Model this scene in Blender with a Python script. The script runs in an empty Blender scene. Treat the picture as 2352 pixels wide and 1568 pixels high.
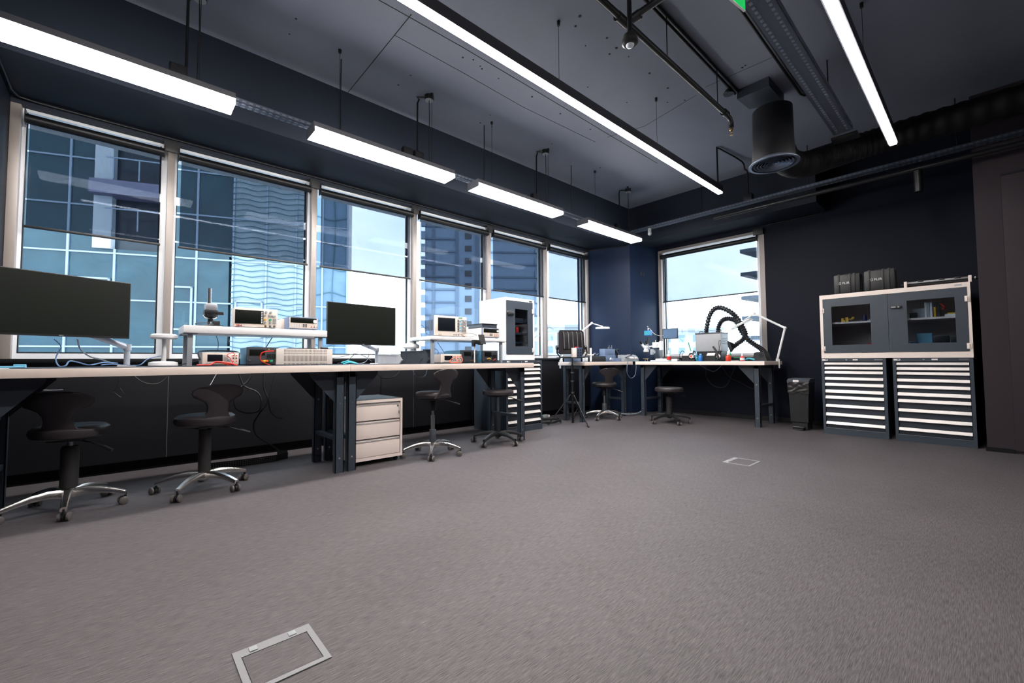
import bpy, bmesh, math, random
from mathutils import Vector as V, Matrix as MX
random.seed(7)
sc = bpy.context.scene
# ---------------- camera ----------------
FPX = 985.27; CX, CY = 1176, 784
yaw, pit, rol = [math.radians(a) for a in (47.90067, 2.50541, -.32044)]
CH = 1.0
_f = V((math.cos(yaw)*math.cos(pit), math.sin(yaw)*math.cos(pit), math.sin(pit)))
_r0 = V((math.sin(yaw), -math.cos(yaw), 0)); _u0 = _r0.cross(_f)
_r = math.cos(rol)*_r0 + math.sin(rol)*_u0
_u = -math.sin(rol)*_r0 + math.cos(rol)*_u0
cd = bpy.data.cameras.new('camera'); cam = bpy.data.objects.new('camera', cd); sc.collection.objects.link(cam)
cd.sensor_width = 36; cd.lens = FPX/2352*36; cd.clip_start = .05; cd.clip_end = 500
cam.matrix_world = MX(((_r.x, _u.x, -_f.x, 0), (_r.y, _u.y, -_f.y, 0), (_r.z, _u.z, -_f.z, CH), (0, 0, 0, 1)))
sc.camera = cam
# ---------------- colour management, world ----------------
sc.view_settings.view_transform = 'Standard'; sc.view_settings.look = 'None'
sc.view_settings.gamma = 1; sc.view_settings.use_curve_mapping = False
sc.view_settings.exposure = 0.0
LAMP = 92.0
w = bpy.data.worlds.new('sky'); sc.world = w; w.use_nodes = True
nt = w.node_tree; nt.nodes.clear()
out = nt.nodes.new('ShaderNodeOutputWorld'); bg = nt.nodes.new('ShaderNodeBackground')
tc = nt.nodes.new('ShaderNodeTexCoord'); mp = nt.nodes.new('ShaderNodeMapping'); mp.inputs['Scale'].default_value = (1, 1, 2.4)
nz = nt.nodes.new('ShaderNodeTexNoise'); nz.inputs['Scale'].default_value = 2.2; nz.inputs['Detail'].default_value = 5
rp = nt.nodes.new('ShaderNodeValToRGB')
rp.color_ramp.elements[0].position = .35; rp.color_ramp.elements[0].color = (.60, .72, .90, 1)
rp.color_ramp.elements[1].position = .62; rp.color_ramp.elements[1].color = (.90, .95, 1.0, 1)
nt.links.new(tc.outputs['Generated'], mp.inputs['Vector']); nt.links.new(mp.outputs[0], nz.inputs['Vector'])
nt.links.new(nz.outputs['Fac'], rp.inputs['Fac']); nt.links.new(rp.outputs['Color'], bg.inputs['Color'])
bg.inputs['Strength'].default_value = 7.4; nt.links.new(bg.outputs[0], out.inputs['Surface'])

# ---------------- pixel ray helper: a point of the photo on a real plane ----------------
def at(px, py, ax, val):
    d = _f*FPX + _r*(px-CX) - _u*(py-CY)
    o = V((0, 0, CH)); t = (val-o[ax])/d[ax]
    return o + d*t

# ---------------- materials ----------------
def lin(c):
    c = c/255
    return c/12.92 if c <= .04045 else ((c+.055)/1.055)**2.4
def rgb(c): return (lin(c[0]), lin(c[1]), lin(c[2]), 1)
MATS = {}
def mat(name, c, rough=.5, metal=0, spec=.5, var=.06, scale=18, bump=0, emit=0, coat=0):
    if name in MATS: return MATS[name]
    m = bpy.data.materials.new(name); m.use_nodes = True; n = m.node_tree; b = n.nodes['Principled BSDF']
    b.inputs['Base Color'].default_value = rgb(c)
    b.inputs['Roughness'].default_value = rough; b.inputs['Metallic'].default_value = metal
    b.inputs['Specular IOR Level'].default_value = spec
    if coat: b.inputs['Coat Weight'].default_value = coat
    if emit:
        b.inputs['Emission Color'].default_value = rgb(c); b.inputs['Emission Strength'].default_value = emit
    if var or bump:
        t = n.nodes.new('ShaderNodeTexCoord'); z = n.nodes.new('ShaderNodeTexNoise')
        z.inputs['Scale'].default_value = scale; z.inputs['Detail'].default_value = 4
        n.links.new(t.outputs['Object'], z.inputs['Vector'])
        if var:
            h = n.nodes.new('ShaderNodeMix'); h.data_type = 'RGBA'
            k = rgb(c); h.inputs['A'].default_value = tuple(x*(1-var) for x in k[:3])+(1,); h.inputs['B'].default_value = tuple(min(1, x*(1+var)) for x in k[:3])+(1,)
            n.links.new(z.outputs['Fac'], h.inputs['Factor']); n.links.new(h.outputs['Result'], b.inputs['Base Color'])
        if bump:
            u = n.nodes.new('ShaderNodeBump'); u.inputs['Strength'].default_value = bump; u.inputs['Distance'].default_value = .01
            n.links.new(z.outputs['Fac'], u.inputs['Height']); n.links.new(u.outputs[0], b.inputs['Normal'])
    MATS[name] = m; return m
def emis(name, c, s):
    m = bpy.data.materials.new(name); m.use_nodes = True; n = m.node_tree; n.nodes.clear()
    o = n.nodes.new('ShaderNodeOutputMaterial'); e = n.nodes.new('ShaderNodeEmission')
    e.inputs['Color'].default_value = (*c, 1); e.inputs['Strength'].default_value = s
    n.links.new(e.outputs[0], o.inputs['Surface']); MATS[name] = m; return m
WALL = mat('wall_paint', (16, 20, 32), .55, spec=.12, var=.07, scale=5, bump=.08)
WALLD = mat('wall_paint_dark', (15, 16, 20), .6, spec=.12, var=.07, scale=5, bump=.08)
CEIL = mat('ceiling_paint', (116, 122, 137), .6, spec=.2, var=.10, scale=2.2, bump=.12)
PILL = mat('pillar_paint', (22, 36, 60), .5, spec=.2, var=.06, scale=4, bump=.06)
BEAM = mat('beam_paint', (30, 36, 47), .55, spec=.2, var=.08, scale=3, bump=.08)
SEAM = mat('seam_dark', (30, 31, 36), .9)
BLACK = mat('black_plastic', (24, 25, 28), .45, var=.05)
BLACKM = mat('black_metal', (22, 24, 28), .4, metal=.3)
BLACKR = mat('black_rubber', (30, 29, 30), .7)
VINYL = mat('black_vinyl', (44, 40, 43), .38, bump=.15, scale=220)
PANEL = mat('under_window_panel', (16, 16, 21), .42, bump=.03)
ANTH = mat('anthracite_steel', (54, 63, 74), .42, var=.05)
ANTHD = mat('anthracite_steel_dark', (48, 55, 65), .42, var=.05)
LIGHTG = mat('light_grey_steel', (232, 219, 212), .4, var=.03)
CREAM = mat('worktop_edge', (238, 222, 212), .45, var=.03)
WTOP = mat('worktop_grey', (205, 205, 208), .4, var=.03)
ESD = mat('bench_mat_dark', (62, 66, 74), .5, var=.08)
WHITE = mat('white_plastic', (232, 232, 234), .35, var=.02)
ALU = mat('aluminium_frame', (138, 130, 126), .42, metal=.15, var=.04)
ALUW = mat('aluminium_white', (214, 218, 224), .35, var=.02)
CHROME = mat('chrome', (214, 210, 208), .26, metal=1, var=.02)
STEEL = mat('brushed_steel', (176, 178, 182), .3, metal=1, var=.05)
HANDLE = mat('drawer_handle_alu', (226, 222, 220), .38, metal=.25, var=.02)
GREYP = mat('grey_plastic', (150, 155, 160), .45)
CASTER = mat('caster_grey', (96, 92, 90), .5)
SCREEN = mat('screen_black', (12, 17, 13), .4, var=.02, spec=.2)
LCD = mat('instrument_screen', (20, 24, 32), .25, var=.02, spec=.3)
BEIGE = mat('instrument_beige', (226, 214, 204), .45, var=.03)
BLUEG = mat('instrument_bluegrey', (104, 122, 152), .45)
RED = mat('red_plastic', (206, 42, 36), .4); ORANGE = mat('orange_plastic', (236, 92, 40), .4)
YELLOW = mat('yellow_plastic', (226, 178, 40), .4); GREEN = mat('green_plastic', (40, 160, 110), .4)
TEAL = mat('teal_plastic', (40, 150, 170), .35); BLUE = mat('blue_plastic', (34, 110, 190), .35)
LBLUE = mat('light_blue_plastic', (110, 176, 206), .4); NAVY = mat('navy_plastic', (40, 44, 96), .4)
CABLE = mat('cable_black', (22, 22, 25), .5); CABLEG = mat('cable_grey', (120, 130, 142), .5); CABLEB = mat('cable_blue', (90, 120, 160), .5)
PAPER = mat('white_label', (224, 224, 224), .6); DGREY = mat('dark_grey_plastic', (62, 66, 74), .45)
BRASS = mat('brass', (190, 160, 110), .3, metal=1)
FROST = mat('sensor_lens', (190, 200, 210), .3)
LAMPM = emis('lamp_diffuser', (1, .94, .89), LAMP*.68)
LAMPL = emis('linear_lamp_diffuser', (1, .94, .89), LAMP*1.7)
LAMPR = emis('dim_linear_lamp_diffuser', (1, .94, .89), LAMP*.55)
SIGNG = mat('exit_green', (20, 170, 80), .4, emit=.8)

def carpet():
    m = bpy.data.materials.new('carpet'); m.use_nodes = True; n = m.node_tree; b = n.nodes['Principled BSDF']
    L = n.links.new
    t = n.nodes.new('ShaderNodeTexCoord')
    def noise(sx, sy, det, rough=.6):
        p = n.nodes.new('ShaderNodeMapping'); p.inputs['Scale'].default_value = (sx, sy, 1)
        z = n.nodes.new('ShaderNodeTexNoise'); z.inputs['Scale'].default_value = 1; z.inputs['Detail'].default_value = det; z.inputs['Roughness'].default_value = rough
        L(t.outputs['Object'], p.inputs['Vector']); L(p.outputs[0], z.inputs['Vector']); return z.outputs['Fac']
    a = noise(20, 380, 3); c = noise(600, 600, 2); e = noise(1.1, 1.6, 3)
    def mth(op, x, y):
        k = n.nodes.new('ShaderNodeMath'); k.operation = op
        for i, v in enumerate((x, y)):
            if isinstance(v, (int, float)): k.inputs[i].default_value = v
            else: L(v, k.inputs[i])
        return k.outputs[0]
    s = mth('ADD', mth('MULTIPLY', a, .62), mth('MULTIPLY', c, .38))
    s = mth('ADD', s, mth('MULTIPLY', mth('SUBTRACT', e, .5), .10))
    r = n.nodes.new('ShaderNodeValToRGB'); r.color_ramp.elements[0].position = .34; r.color_ramp.elements[1].position = .68
    r.color_ramp.elements[0].color = rgb((42, 40, 42)); r.color_ramp.elements[1].color = rgb((117, 111, 114))
    L(s, r.inputs['Fac'])
    # pile: tuft shade put into the colour, darkening it at shallow view angles
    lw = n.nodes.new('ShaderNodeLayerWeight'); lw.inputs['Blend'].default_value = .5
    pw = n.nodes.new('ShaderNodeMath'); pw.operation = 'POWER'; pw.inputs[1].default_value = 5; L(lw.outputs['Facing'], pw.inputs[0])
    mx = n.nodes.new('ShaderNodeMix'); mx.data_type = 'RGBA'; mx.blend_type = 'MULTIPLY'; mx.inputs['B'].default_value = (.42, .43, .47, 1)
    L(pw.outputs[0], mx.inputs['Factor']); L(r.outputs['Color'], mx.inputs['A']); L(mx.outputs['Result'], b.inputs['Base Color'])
    b.inputs['Roughness'].default_value = .6; b.inputs['Specular IOR Level'].default_value = .35
    u = n.nodes.new('ShaderNodeBump'); u.inputs['Strength'].default_value = .35; u.inputs['Distance'].default_value = .004
    L(s, u.inputs['Height']); L(u.outputs[0], b.inputs['Normal'])
    return m
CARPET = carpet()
def glass(name, tint, refl=.035, rough=.0):
    m = bpy.data.materials.new(name); m.use_nodes = True; n = m.node_tree; n.nodes.clear()
    o = n.nodes.new('ShaderNodeOutputMaterial'); t = n.nodes.new('ShaderNodeBsdfTransparent'); g = n.nodes.new('ShaderNodeBsdfGlossy')
    t.inputs['Color'].default_value = (*tint, 1); g.inputs['Roughness'].default_value = rough
    lw = n.nodes.new('ShaderNodeLayerWeight'); pw = n.nodes.new('ShaderNodeMath'); pw.operation = 'POWER'; pw.inputs[1].default_value = 4; n.links.new(lw.outputs['Facing'], pw.inputs[0])
    fr = n.nodes.new('ShaderNodeMath'); fr.operation = 'MULTIPLY_ADD'; fr.inputs[1].default_value = .6; fr.inputs[2].default_value = refl; n.links.new(pw.outputs[0], fr.inputs[0])
    x = n.nodes.new('ShaderNodeMixShader'); n.links.new(fr.outputs[0], x.inputs[0]); n.links.new(t.outputs[0], x.inputs[1]); n.links.new(g.outputs[0], x.inputs[2])
    n.links.new(x.outputs[0], o.inputs['Surface']); MATS[name] = m; return m
GLASS = glass('window_glass', (.93, .97, .97)); CGLASS = glass('cabinet_glass', (.72, .76, .80))
def screenfab():
    m = bpy.data.materials.new('blind_screen_fabric'); m.use_nodes = True; n = m.node_tree; n.nodes.clear()
    L = n.links.new
    o = n.nodes.new('ShaderNodeOutputMaterial'); t = n.nodes.new('ShaderNodeBsdfTransparent'); d = n.nodes.new('ShaderNodeBsdfDiffuse')
    d.inputs['Color'].default_value = rgb((34, 38, 50)); x = n.nodes.new('ShaderNodeMixShader')
    tc = n.nodes.new('ShaderNodeTexCoord'); z = n.nodes.new('ShaderNodeTexNoise'); z.inputs['Scale'].default_value = 260; z.inputs['Detail'].default_value = 1
    L(tc.outputs['Object'], z.inputs['Vector'])
    r = n.nodes.new('ShaderNodeMapRange'); r.inputs['From Min'].default_value = .3; r.inputs['From Max'].default_value = .7
    r.inputs['To Min'].default_value = .80; r.inputs['To Max'].default_value = .92
    L(z.outputs['Fac'], r.inputs['Value']); L(r.outputs[0], x.inputs[0])
    t.inputs['Color'].default_value = (.47, .49, .52, 1)
    L(d.outputs[0], x.inputs[1]); L(t.outputs[0], x.inputs[2]); L(x.outputs[0], o.inputs['Surface']); return m
BLIND = screenfab()

# ---------------- mesh builder ----------------
class MB:
    def __init__(s): s.b = bmesh.new(); s.m = 0; s.mats = []
    def use(s, m):
        if m not in s.mats: s.mats.append(m)
        s.m = s.mats.index(m); return s
    def _fin(s, fs):
        for f in fs: f.material_index = s.m
    def box(s, x0, y0, z0, x1, y1, z1, b=0, M=None):
        x0, x1 = sorted((x0, x1)); y0, y1 = sorted((y0, y1)); z0, z1 = sorted((z0, z1))
        vs = [s.b.verts.new((x, y, z)) for x in (x0, x1) for y in (y0, y1) for z in (z0, z1)]
        q = [(0, 1, 3, 2), (4, 6, 7, 5), (0, 4, 5, 1), (2, 3, 7, 6), (0, 2, 6, 4), (1, 5, 7, 3)]
        fs = [s.b.faces.new([vs[i] for i in f]) for f in q]; s._fin(fs)
        if b:
            b = min(b, .45*min(x1-x0, y1-y0, z1-z0))
            es = list({e for f in fs for e in f.edges})
            r = bmesh.ops.bevel(s.b, geom=es, offset=b, segments=2, affect='EDGES', profile=.6)
            s._fin(r['faces']); vs = list({v for v in r['verts']} | {v for v in vs if v.is_valid})
        if M is not None:
            for v in vs:
                if v.is_valid: v.co = M @ v.co
        return s
    def ring(s, c, ax, r, n, up=None, ph=0):
        ax = ax.normalized()
        a = up if up is not None else (V((0, 0, 1)) if abs(ax.z) < .9 else V((1, 0, 0)))
        e1 = ax.cross(a).normalized(); e2 = ax.cross(e1)
        return [s.b.verts.new(c + e1*r*math.cos(ph+2*math.pi*i/n) + e2*r*math.sin(ph+2*math.pi*i/n)) for i in range(n)]
    def loft(s, rings, cap=True, close=False):
        fs = []
        for A, B in zip(rings, rings[1:]):
            n = len(A)
            for i in range(n): fs.append(s.b.faces.new((A[i], A[(i+1) % n], B[(i+1) % n], B[i])))
        if cap:
            fs.append(s.b.faces.new(rings[0][::-1])); fs.append(s.b.faces.new(rings[-1]))
        s._fin(fs); return s
    def cyl(s, p0, p1, r0, r1=None, n=16):
        p0, p1 = V(p0), V(p1); r1 = r0 if r1 is None else r1; d = p1-p0
        return s.loft([s.ring(p0, d, r0, n), s.ring(p1, d, max(r1, 1e-4), n)])
    def lathe(s, prof, c=(0, 0, 0), ax=(0, 0, 1), n=20, cap=True):
        c = V(c); ax = V(ax).normalized()
        R = [s.ring(c+ax*z, ax, max(r, 1e-4), n) for r, z in prof]
        if not cap: R.append(R[0])
        return s.loft(R, cap=cap)
    def tube(s, pts, r, n=8, sm=0):
        P = [V(p) for p in pts]
        if sm:
            Q = []
            for i in range(len(P)-1):
                a = P[max(i-1, 0)]; b_ = P[i]; c = P[i+1]; d = P[min(i+2, len(P)-1)]
                for k in range(sm):
                    t = k/sm
                    Q.append(.5*((2*b_)+(-a+c)*t+(2*a-5*b_+4*c-d)*t*t+(-a+3*b_-3*c+d)*t**3))
            Q.append(P[-1]); P = Q
        up = None; R = []; prev = None
        for i, p in enumerate(P):
            d = (P[min(i+1, len(P)-1)]-P[max(i-1, 0)])
            if d.length < 1e-7: d = V((0, 0, 1))
            d.normalize()
            if prev is None:
                a = V((0, 0, 1)) if abs(d.z) < .9 else V((1, 0, 0)); prev = d.cross(a).normalized()
            else:
                prev = (prev - d*prev.dot(d)).normalized()
            e2 = d.cross(prev); rr = r(i/(len(P)-1)) if callable(r) else r
            R.append([s.b.verts.new(p+prev*rr*math.cos(2*math.pi*k/n)+e2*rr*math.sin(2*math.pi*k/n)) for k in range(n)])
        return s.loft(R)
    def ext(s, pts, vec):
        a = [s.b.verts.new(V(p)) for p in pts]; c = [s.b.verts.new(V(p)+V(vec)) for p in pts]
        n = len(a); fs = [s.b.faces.new(a[::-1]), s.b.faces.new(c)]
        for i in range(n): fs.append(s.b.faces.new((a[i], a[(i+1) % n], c[(i+1) % n], c[i])))
        s._fin(fs); return s
    def grid(s, P):
        vs = [[s.b.verts.new(V(p)) for p in row] for row in P]; fs = []
        for i in range(len(vs)-1):
            for j in range(len(vs[0])-1): fs.append(s.b.faces.new((vs[i][j], vs[i+1][j], vs[i+1][j+1], vs[i][j+1])))
        s._fin(fs); return s
    def sph(s, c, r, sc_=(1, 1, 1), n=16):
        k = n//2; pr = []
        for i in range(k+1):
            a = math.pi*i/k; pr.append((max(math.sin(a)*r, 1e-4), -math.cos(a)*r))
        v0 = len(s.b.verts); s.lathe(pr, (0, 0, 0), n=n); s.b.verts.ensure_lookup_table()
        for v in list(s.b.verts)[v0:]: v.co = V((v.co.x*sc_[0]+c[0], v.co.y*sc_[1]+c[1], v.co.z*sc_[2]+c[2]))
        return s
    def build(s, name, m=None, parent=None, world=False, smooth=35, loc=None, rz=0, label=None):
        if m is not None and not s.mats: s.mats = [m]
        bmesh.ops.recalc_face_normals(s.b, faces=s.b.faces)
        me = bpy.data.meshes.new(name)
        o = bpy.data.objects.new(name, me); sc.collection.objects.link(o)
        if parent is not None:
            if world:
                inv = WM[parent.name].inverted()
                for v in s.b.verts: v.co = inv @ v.co
            o.parent = parent; WM[o.name] = WM[parent.name].copy()
        elif loc is not None:
            o.location = loc; o.rotation_euler.z = rz; WM[o.name] = MX.Translation(V(loc)) @ MX.Rotation(rz, 4, 'Z')
        else:
            xs = [v.co.x for v in s.b.verts]; ys = [v.co.y for v in s.b.verts]; zs = [v.co.z for v in s.b.verts]
            c = V(((min(xs)+max(xs))/2, (min(ys)+max(ys))/2, min(zs)))
            for v in s.b.verts: v.co -= c
            o.location = c; WM[o.name] = MX.Translation(c)
        s.b.to_mesh(me); s.b.free()
        for k in s.mats: me.materials.append(k)
        if smooth:
            me.polygons.foreach_set('use_smooth', [True]*len(me.polygons)); me.set_sharp_from_angle(angle=math.radians(smooth))
        if label: o['label'] = label
        return o
WM = {}
def thing(name, label, cat, loc=(0, 0, 0), rz=0, group=None, kind=None):
    o = bpy.data.objects.new(name, None); sc.collection.objects.link(o); o.location = loc; o.rotation_euler.z = rz
    o.empty_display_size = .05
    WM[o.name] = MX.Translation(V(loc)) @ MX.Rotation(rz, 4, 'Z')
    if label: o['label'] = label
    if cat: o['category'] = cat
    if group: o['group'] = group
    if kind: o['kind'] = kind
    return o
def tag(o, label, cat, group=None, kind=None):
    o['label'] = label; o['category'] = cat
    if group: o['group'] = group
    if kind: o['kind'] = kind
    return o
def struct(o): o['kind'] = 'structure'; return o
def dup(root, loc, rz, label=None):
    r = root.copy(); sc.collection.objects.link(r); r.location = loc; r.rotation_euler.z = rz
    if label: r['label'] = label
    def rec(a, b):
        for ch in a.children:
            c = ch.copy(); sc.collection.objects.link(c); c.parent = b; rec(ch, c)
    rec(root, r)
    WM[r.name] = MX.Translation(V(loc)) @ MX.Rotation(rz, 4, 'Z')
    return r
def B(*a, b=0): return MB().box(*a, b=b)
HP = math.pi/2
def text(s, size, m, parent, loc, rot, name='lettering', depth=.0006):
    c = bpy.data.curves.new('t', 'FONT'); c.body = s; c.size = size; c.extrude = depth; c.align_x = 'CENTER'; c.align_y = 'CENTER'
    o = bpy.data.objects.new('t', c); sc.collection.objects.link(o)
    dg = bpy.context.evaluated_depsgraph_get(); me = bpy.data.meshes.new_from_object(o.evaluated_get(dg)); bpy.data.objects.remove(o)
    me.materials.clear(); me.materials.append(m)
    n = bpy.data.objects.new(name, me); sc.collection.objects.link(n); n.parent = parent; n.location = loc; n.rotation_euler = rot
    return n

# ======================= STRUCTURE =======================
XW, YW, XE, YS, ZC, ZS = -.745, 5.28, 7.75, -2.6, 3.90, 3.20
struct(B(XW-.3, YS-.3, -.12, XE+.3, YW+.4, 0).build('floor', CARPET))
cl = struct(B(XW-.3, YS-.3, ZC, XE+.3, YW+.4, ZC+.2).build('ceiling', CEIL))
def seam(pts, r=.006):
    q = MB(); P = [at(x, y, 2, ZC-.001) for x, y in pts]
    for a, c in zip(P, P[1:]): q.cyl(a, c, r*.45, n=6)
    q.build('seam', SEAM, cl, world=True)
seam([(945, 33), (785, 230)], .008); seam([(870, 0), (945, 42), (1060, 107), (1200, 190), (1400, 310), (1510, 375)], .007)
seam([(905, 80), (1060, 165), (1200, 245), (1367, 326)], .005); seam([(1395, 315), (1480, 290), (1600, 218)], .004)
seam([(1620, 200), (1800, 120)], .003)
q = MB()
for x, y in [(680, 43), (665, 78), (1322, 60), (1130, 291), (1063, 132), (1087, 137), (1103, 152), (1107, 158), (943, 173), (915, 195), (1145, 180), (1126, 264), (1103, 282), (1222, 222), (1268, 330), (1239, 345), (1287, 261), (1332, 37), (1394, 87), (1400, 124), (1416, 110), (1444, 130), (1534, 202), (1573, 230), (1533, 235), (1350, 200), (1395, 10), (1492, 168), (1440, 235), (1356, 297), (1705, 155), (1712, 150), (1378, 385), (1345, 105)]:
    p = at(x, y, 2, ZC); q.cyl(p, p-V((0, 0, .002)), .007+.006*random.random(), n=8)
q.build('drill_hole', SEAM, cl, world=True)
# window wall: dark panels below sill, header above the heads
wn = thing('wall_north', None, None, (XW, YW, 0), kind='structure')
B(XW-.3, YW, .10, 7.0, YW+.3, 1.0).build('lower_panel', PANEL, wn, world=True)
B(XW-.3, YW+.04, 0, 7.0, YW+.3, .10).build('plinth', WALLD, wn, world=True)
q = MB()
for x in (.32, 2.95, 5.3): q.box(x-.003, YW-.003, .1, x+.003, YW, 1.0)
q.build('panel_joint', STEEL, wn, world=True)
B(XW-.3, YW, 3.14, 7.2, YW+.3, ZS+.05).build('header', BEAM, wn, world=True)
B(XW-.3, YW+.16, 3.105, 7.2, YW+.42, 3.14).build('outer_lintel', mat('outer_cladding', (205, 210, 216), .5), wn, world=True)
q = MB(); q.box(XW, YW-.05, 1.0, 6.86, YW+.2, 1.035, b=.005); q.build('sill', BLACKM, wn, world=True)
struct(B(XW-.3, YS, 0, XW, YW+.3, ZC).build('wall_west', WALL))
struct(B(XW-.3, YS-.3, 0, XE+.3, YS, ZC).build('wall_south', WALL))
# beams / soffits
YB, XB = 4.53, 7.15
struct(B(XW-.3, YB, ZS, XE+.3, YW+.4, ZC).build('trim_1', BEAM))
struct(B(XB, 1.53, ZS, XE+.3, YB, ZC).build('trim_2', BEAM))
# corner pillar
struct(MB().ext([(6.86, YW+.3, 0), (6.86, YW, 0), (7.15, 4.53, 0), (7.68, 4.31, 0), (8.1, 4.28, 0), (8.1, YW+.3, 0)], (0, 0, ZS)).build('wall_corner', PILL))
# east wall around window 7
W7a, W7b, W7t, W7s = 4.27, 2.385, 3.12, 1.03
we = thing('wall_east', None, None, (XE, 1, 0), kind='structure')
B(XE, YS, 0, XE+.3, W7b, ZC).build('wall_panel', WALL, we, world=True)
B(XE, W7b, 0, XE+.3, 4.4, W7s).build('wall_panel', WALL, we, world=True)
B(XE, W7b, W7t, XE+.3, 4.4, ZC).build('wall_panel', WALL, we, world=True)
B(XE-.012, .1, 0, XE, 4.2, .07).build('skirting', BLACKM, we, world=True)
# south-east pier with flush door
PIER = mat('pier_paint', (52, 46, 51), .6, spec=.2, var=.07, scale=5, bump=.05)
struct(B(6.90, YS, 0, XE+.1, .035, ZC).build('wall_pier', PIER))
dr = thing('door_1', None, None, (6.90, -.7, 0), kind='structure')
B(6.885, -1.15, .03, 6.90, -.165, 2.93, b=.003).build('door_leaf', PIER, dr, world=True)
q = MB(); q.box(6.893, -.170, 0, 6.9, -.160, 2.96).box(6.893, -1.16, 2.94, 6.9, -.165, 2.96); q.build('door_gap', SEAM, dr, world=True)
struct(B(6.89, -.16, 0, 6.905, .045, .045).build('baseboard_east', BLACKM))

# ======================= WINDOWS =======================
ML = [(-.745, -.684), (.268, .322), (1.603, 1.657), (2.937, 2.992), (4.27, 4.325), (5.585, 5.64), (6.79, 6.84)]
ZH = 3.12; ZSL = 1.035
for i in range(6):
    a, c = ML[i][1], ML[i+1][0]
    wd = thing('window_%d' % (i+1), None, None, ((a+c)/2, YW+.1, ZSL), kind='structure')
    q = MB(); y0, y1 = YW+.07, YW+.16
    q.box(a, y0, ZSL+.045, a+.022, y1, ZH-.006).box(c-.045, y0, ZSL+.045, c, y1, ZH-.006).box(a, y0, ZSL, c, y1, ZSL+.045).box(a, y0, ZH-.006, c, y1, ZH+.02)
    q.build('window_frame', ALUW, wd, world=True)
    q = MB(); y = YW+.10
    for s in ((a+.022, a+.030), (c-.057, c-.045)): q.box(s[0], y-.012, ZSL+.045, s[1], y+.012, ZH-.006)
    q.box(a+.022, y-.012, ZSL+.045, c-.045, y+.012, ZSL+.057)
    q.build('gasket', BLACKR, wd, world=True)
    B(a+.022, YW+.075, ZSL+.045, c-.045, YW+.079, ZH-.006).build('glass_pane', GLASS, wd, world=True)
for i, (a, c) in enumerate(ML):
    m = MB().box(a, YW, 1.035, c, YW+.17, 3.14, b=.004)
    struct(m.build('trim_%d' % (i+3), ALU))
# window 7
wd = thing('window_7', None, None, (XE+.1, 3.3, W7s), kind='structure')
q = MB().use(ALU); x0, x1 = XE-.01, XE+.15
q.box(x0, W7b, W7s+.03, x1, W7b+.075, W7t-.045).box(x0, W7a-.03, W7s+.03, x1, W7a, W7t-.045).box(x0, W7b, W7s, x1, W7a, W7s+.03).box(x0, W7b, W7t-.045, x1, W7a, W7t)
q.build('window_frame', None, wd, world=True)
q = MB(); q.box(x0+.06, W7b+.075, W7s+.03, x1, W7b+.13, W7t-.045).box(x0+.06, W7a-.085, W7s+.03, x1, W7a-.03, W7t-.045).box(x0+.06, W7b+.13, W7s+.03, x1, W7a-.085, W7s+.07)
q.build('sash', ALUW, wd, world=True)
B(XE+.1, W7b+.1, W7s+.05, XE+.104, W7a-.05, W7t-.06).build('glass_pane', GLASS, wd, world=True)
B(XE+.085, W7a-.098, W7s+.05, XE+.1, W7a-.085, W7t-.06).build('gasket', BLACKR, wd, world=True)

# ======================= ROLLER BLINDS =======================
LB = ['first', 'second', 'third', 'fourth', 'fifth', 'sixth']
BD = ['office block with a balcony showing through it', 'louvred glass office block showing through it', 'mostly pale sky showing through it', 'tower with a window shaft showing through it', 'scalloped tower edge showing through it', 'narrow and pale, next to the corner pillar']
def blind(a, c, zr, zb, y, lab, rotated=False, X=None):
    t = thing('roller_blind', lab, 'blind', ((a+c)/2, y, zb) if not rotated else (X, (a+c)/2, zb), 0 if not rotated else -HP, group='screen roller blinds')
    w_ = abs(c-a)/2; h = zr-zb
    q = MB().cyl((-w_, -.01, h), (w_, -.01, h), .040, n=20); q.build('roller_tube', BLACKM, t)
    B(-w_+.02, .018, .012, w_-.02, .0195, h).build('fabric', BLIND, t)
    B(-w_+.01, .01, 0, w_-.01, .026, .022, b=.004).build('bottom_bar', BLACKM, t)
    for s in (-1, 1): B(s*w_, -.045, h-.04, s*(w_+.006), .03, h+.075).build('bracket', BLACKM, t)
    return t
for i in range(6):
    a, c = ML[i][1]+.03, ML[i+1][0]-.03
    blind(a, c, 3.022, 2.118, YW-.01, 'dark screen roller blind half lowered, ' + BD[i] if i < 5 else 'dark screen roller blind half lowered, ' + BD[5])
blind(W7b+.12, W7a-.05, 3.0, 2.105, 0, 'dark screen roller blind on the far wall window behind the fume extractor', True, XE+.02)
CV = ['above the mullion right of the balcony view', 'above the mullion right of the louvred view', 'above the mullion behind the second monitor', 'above the mullion behind the white tall cabinet', 'above the mullion left of the narrow last blind']
for i in range(1, 6):
    a, c = ML[i]; m = (a+c)/2
    tag(B(m-.062, YW-.03, 3.045, m+.062, YW-.001, 3.15, b=.006).build('blind_cover_box', BLACK), 'small black blind cover box ' + CV[i-1], 'cover box', group='blind cover boxes')
tag(B(XE-.06, W7b+.0, 3.045, XE-.012, W7b+.15, 3.15, b=.006).build('blind_cover_box', BLACK), 'small black blind cover box at top right of the far window', 'cover box', group='blind cover boxes')

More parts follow.
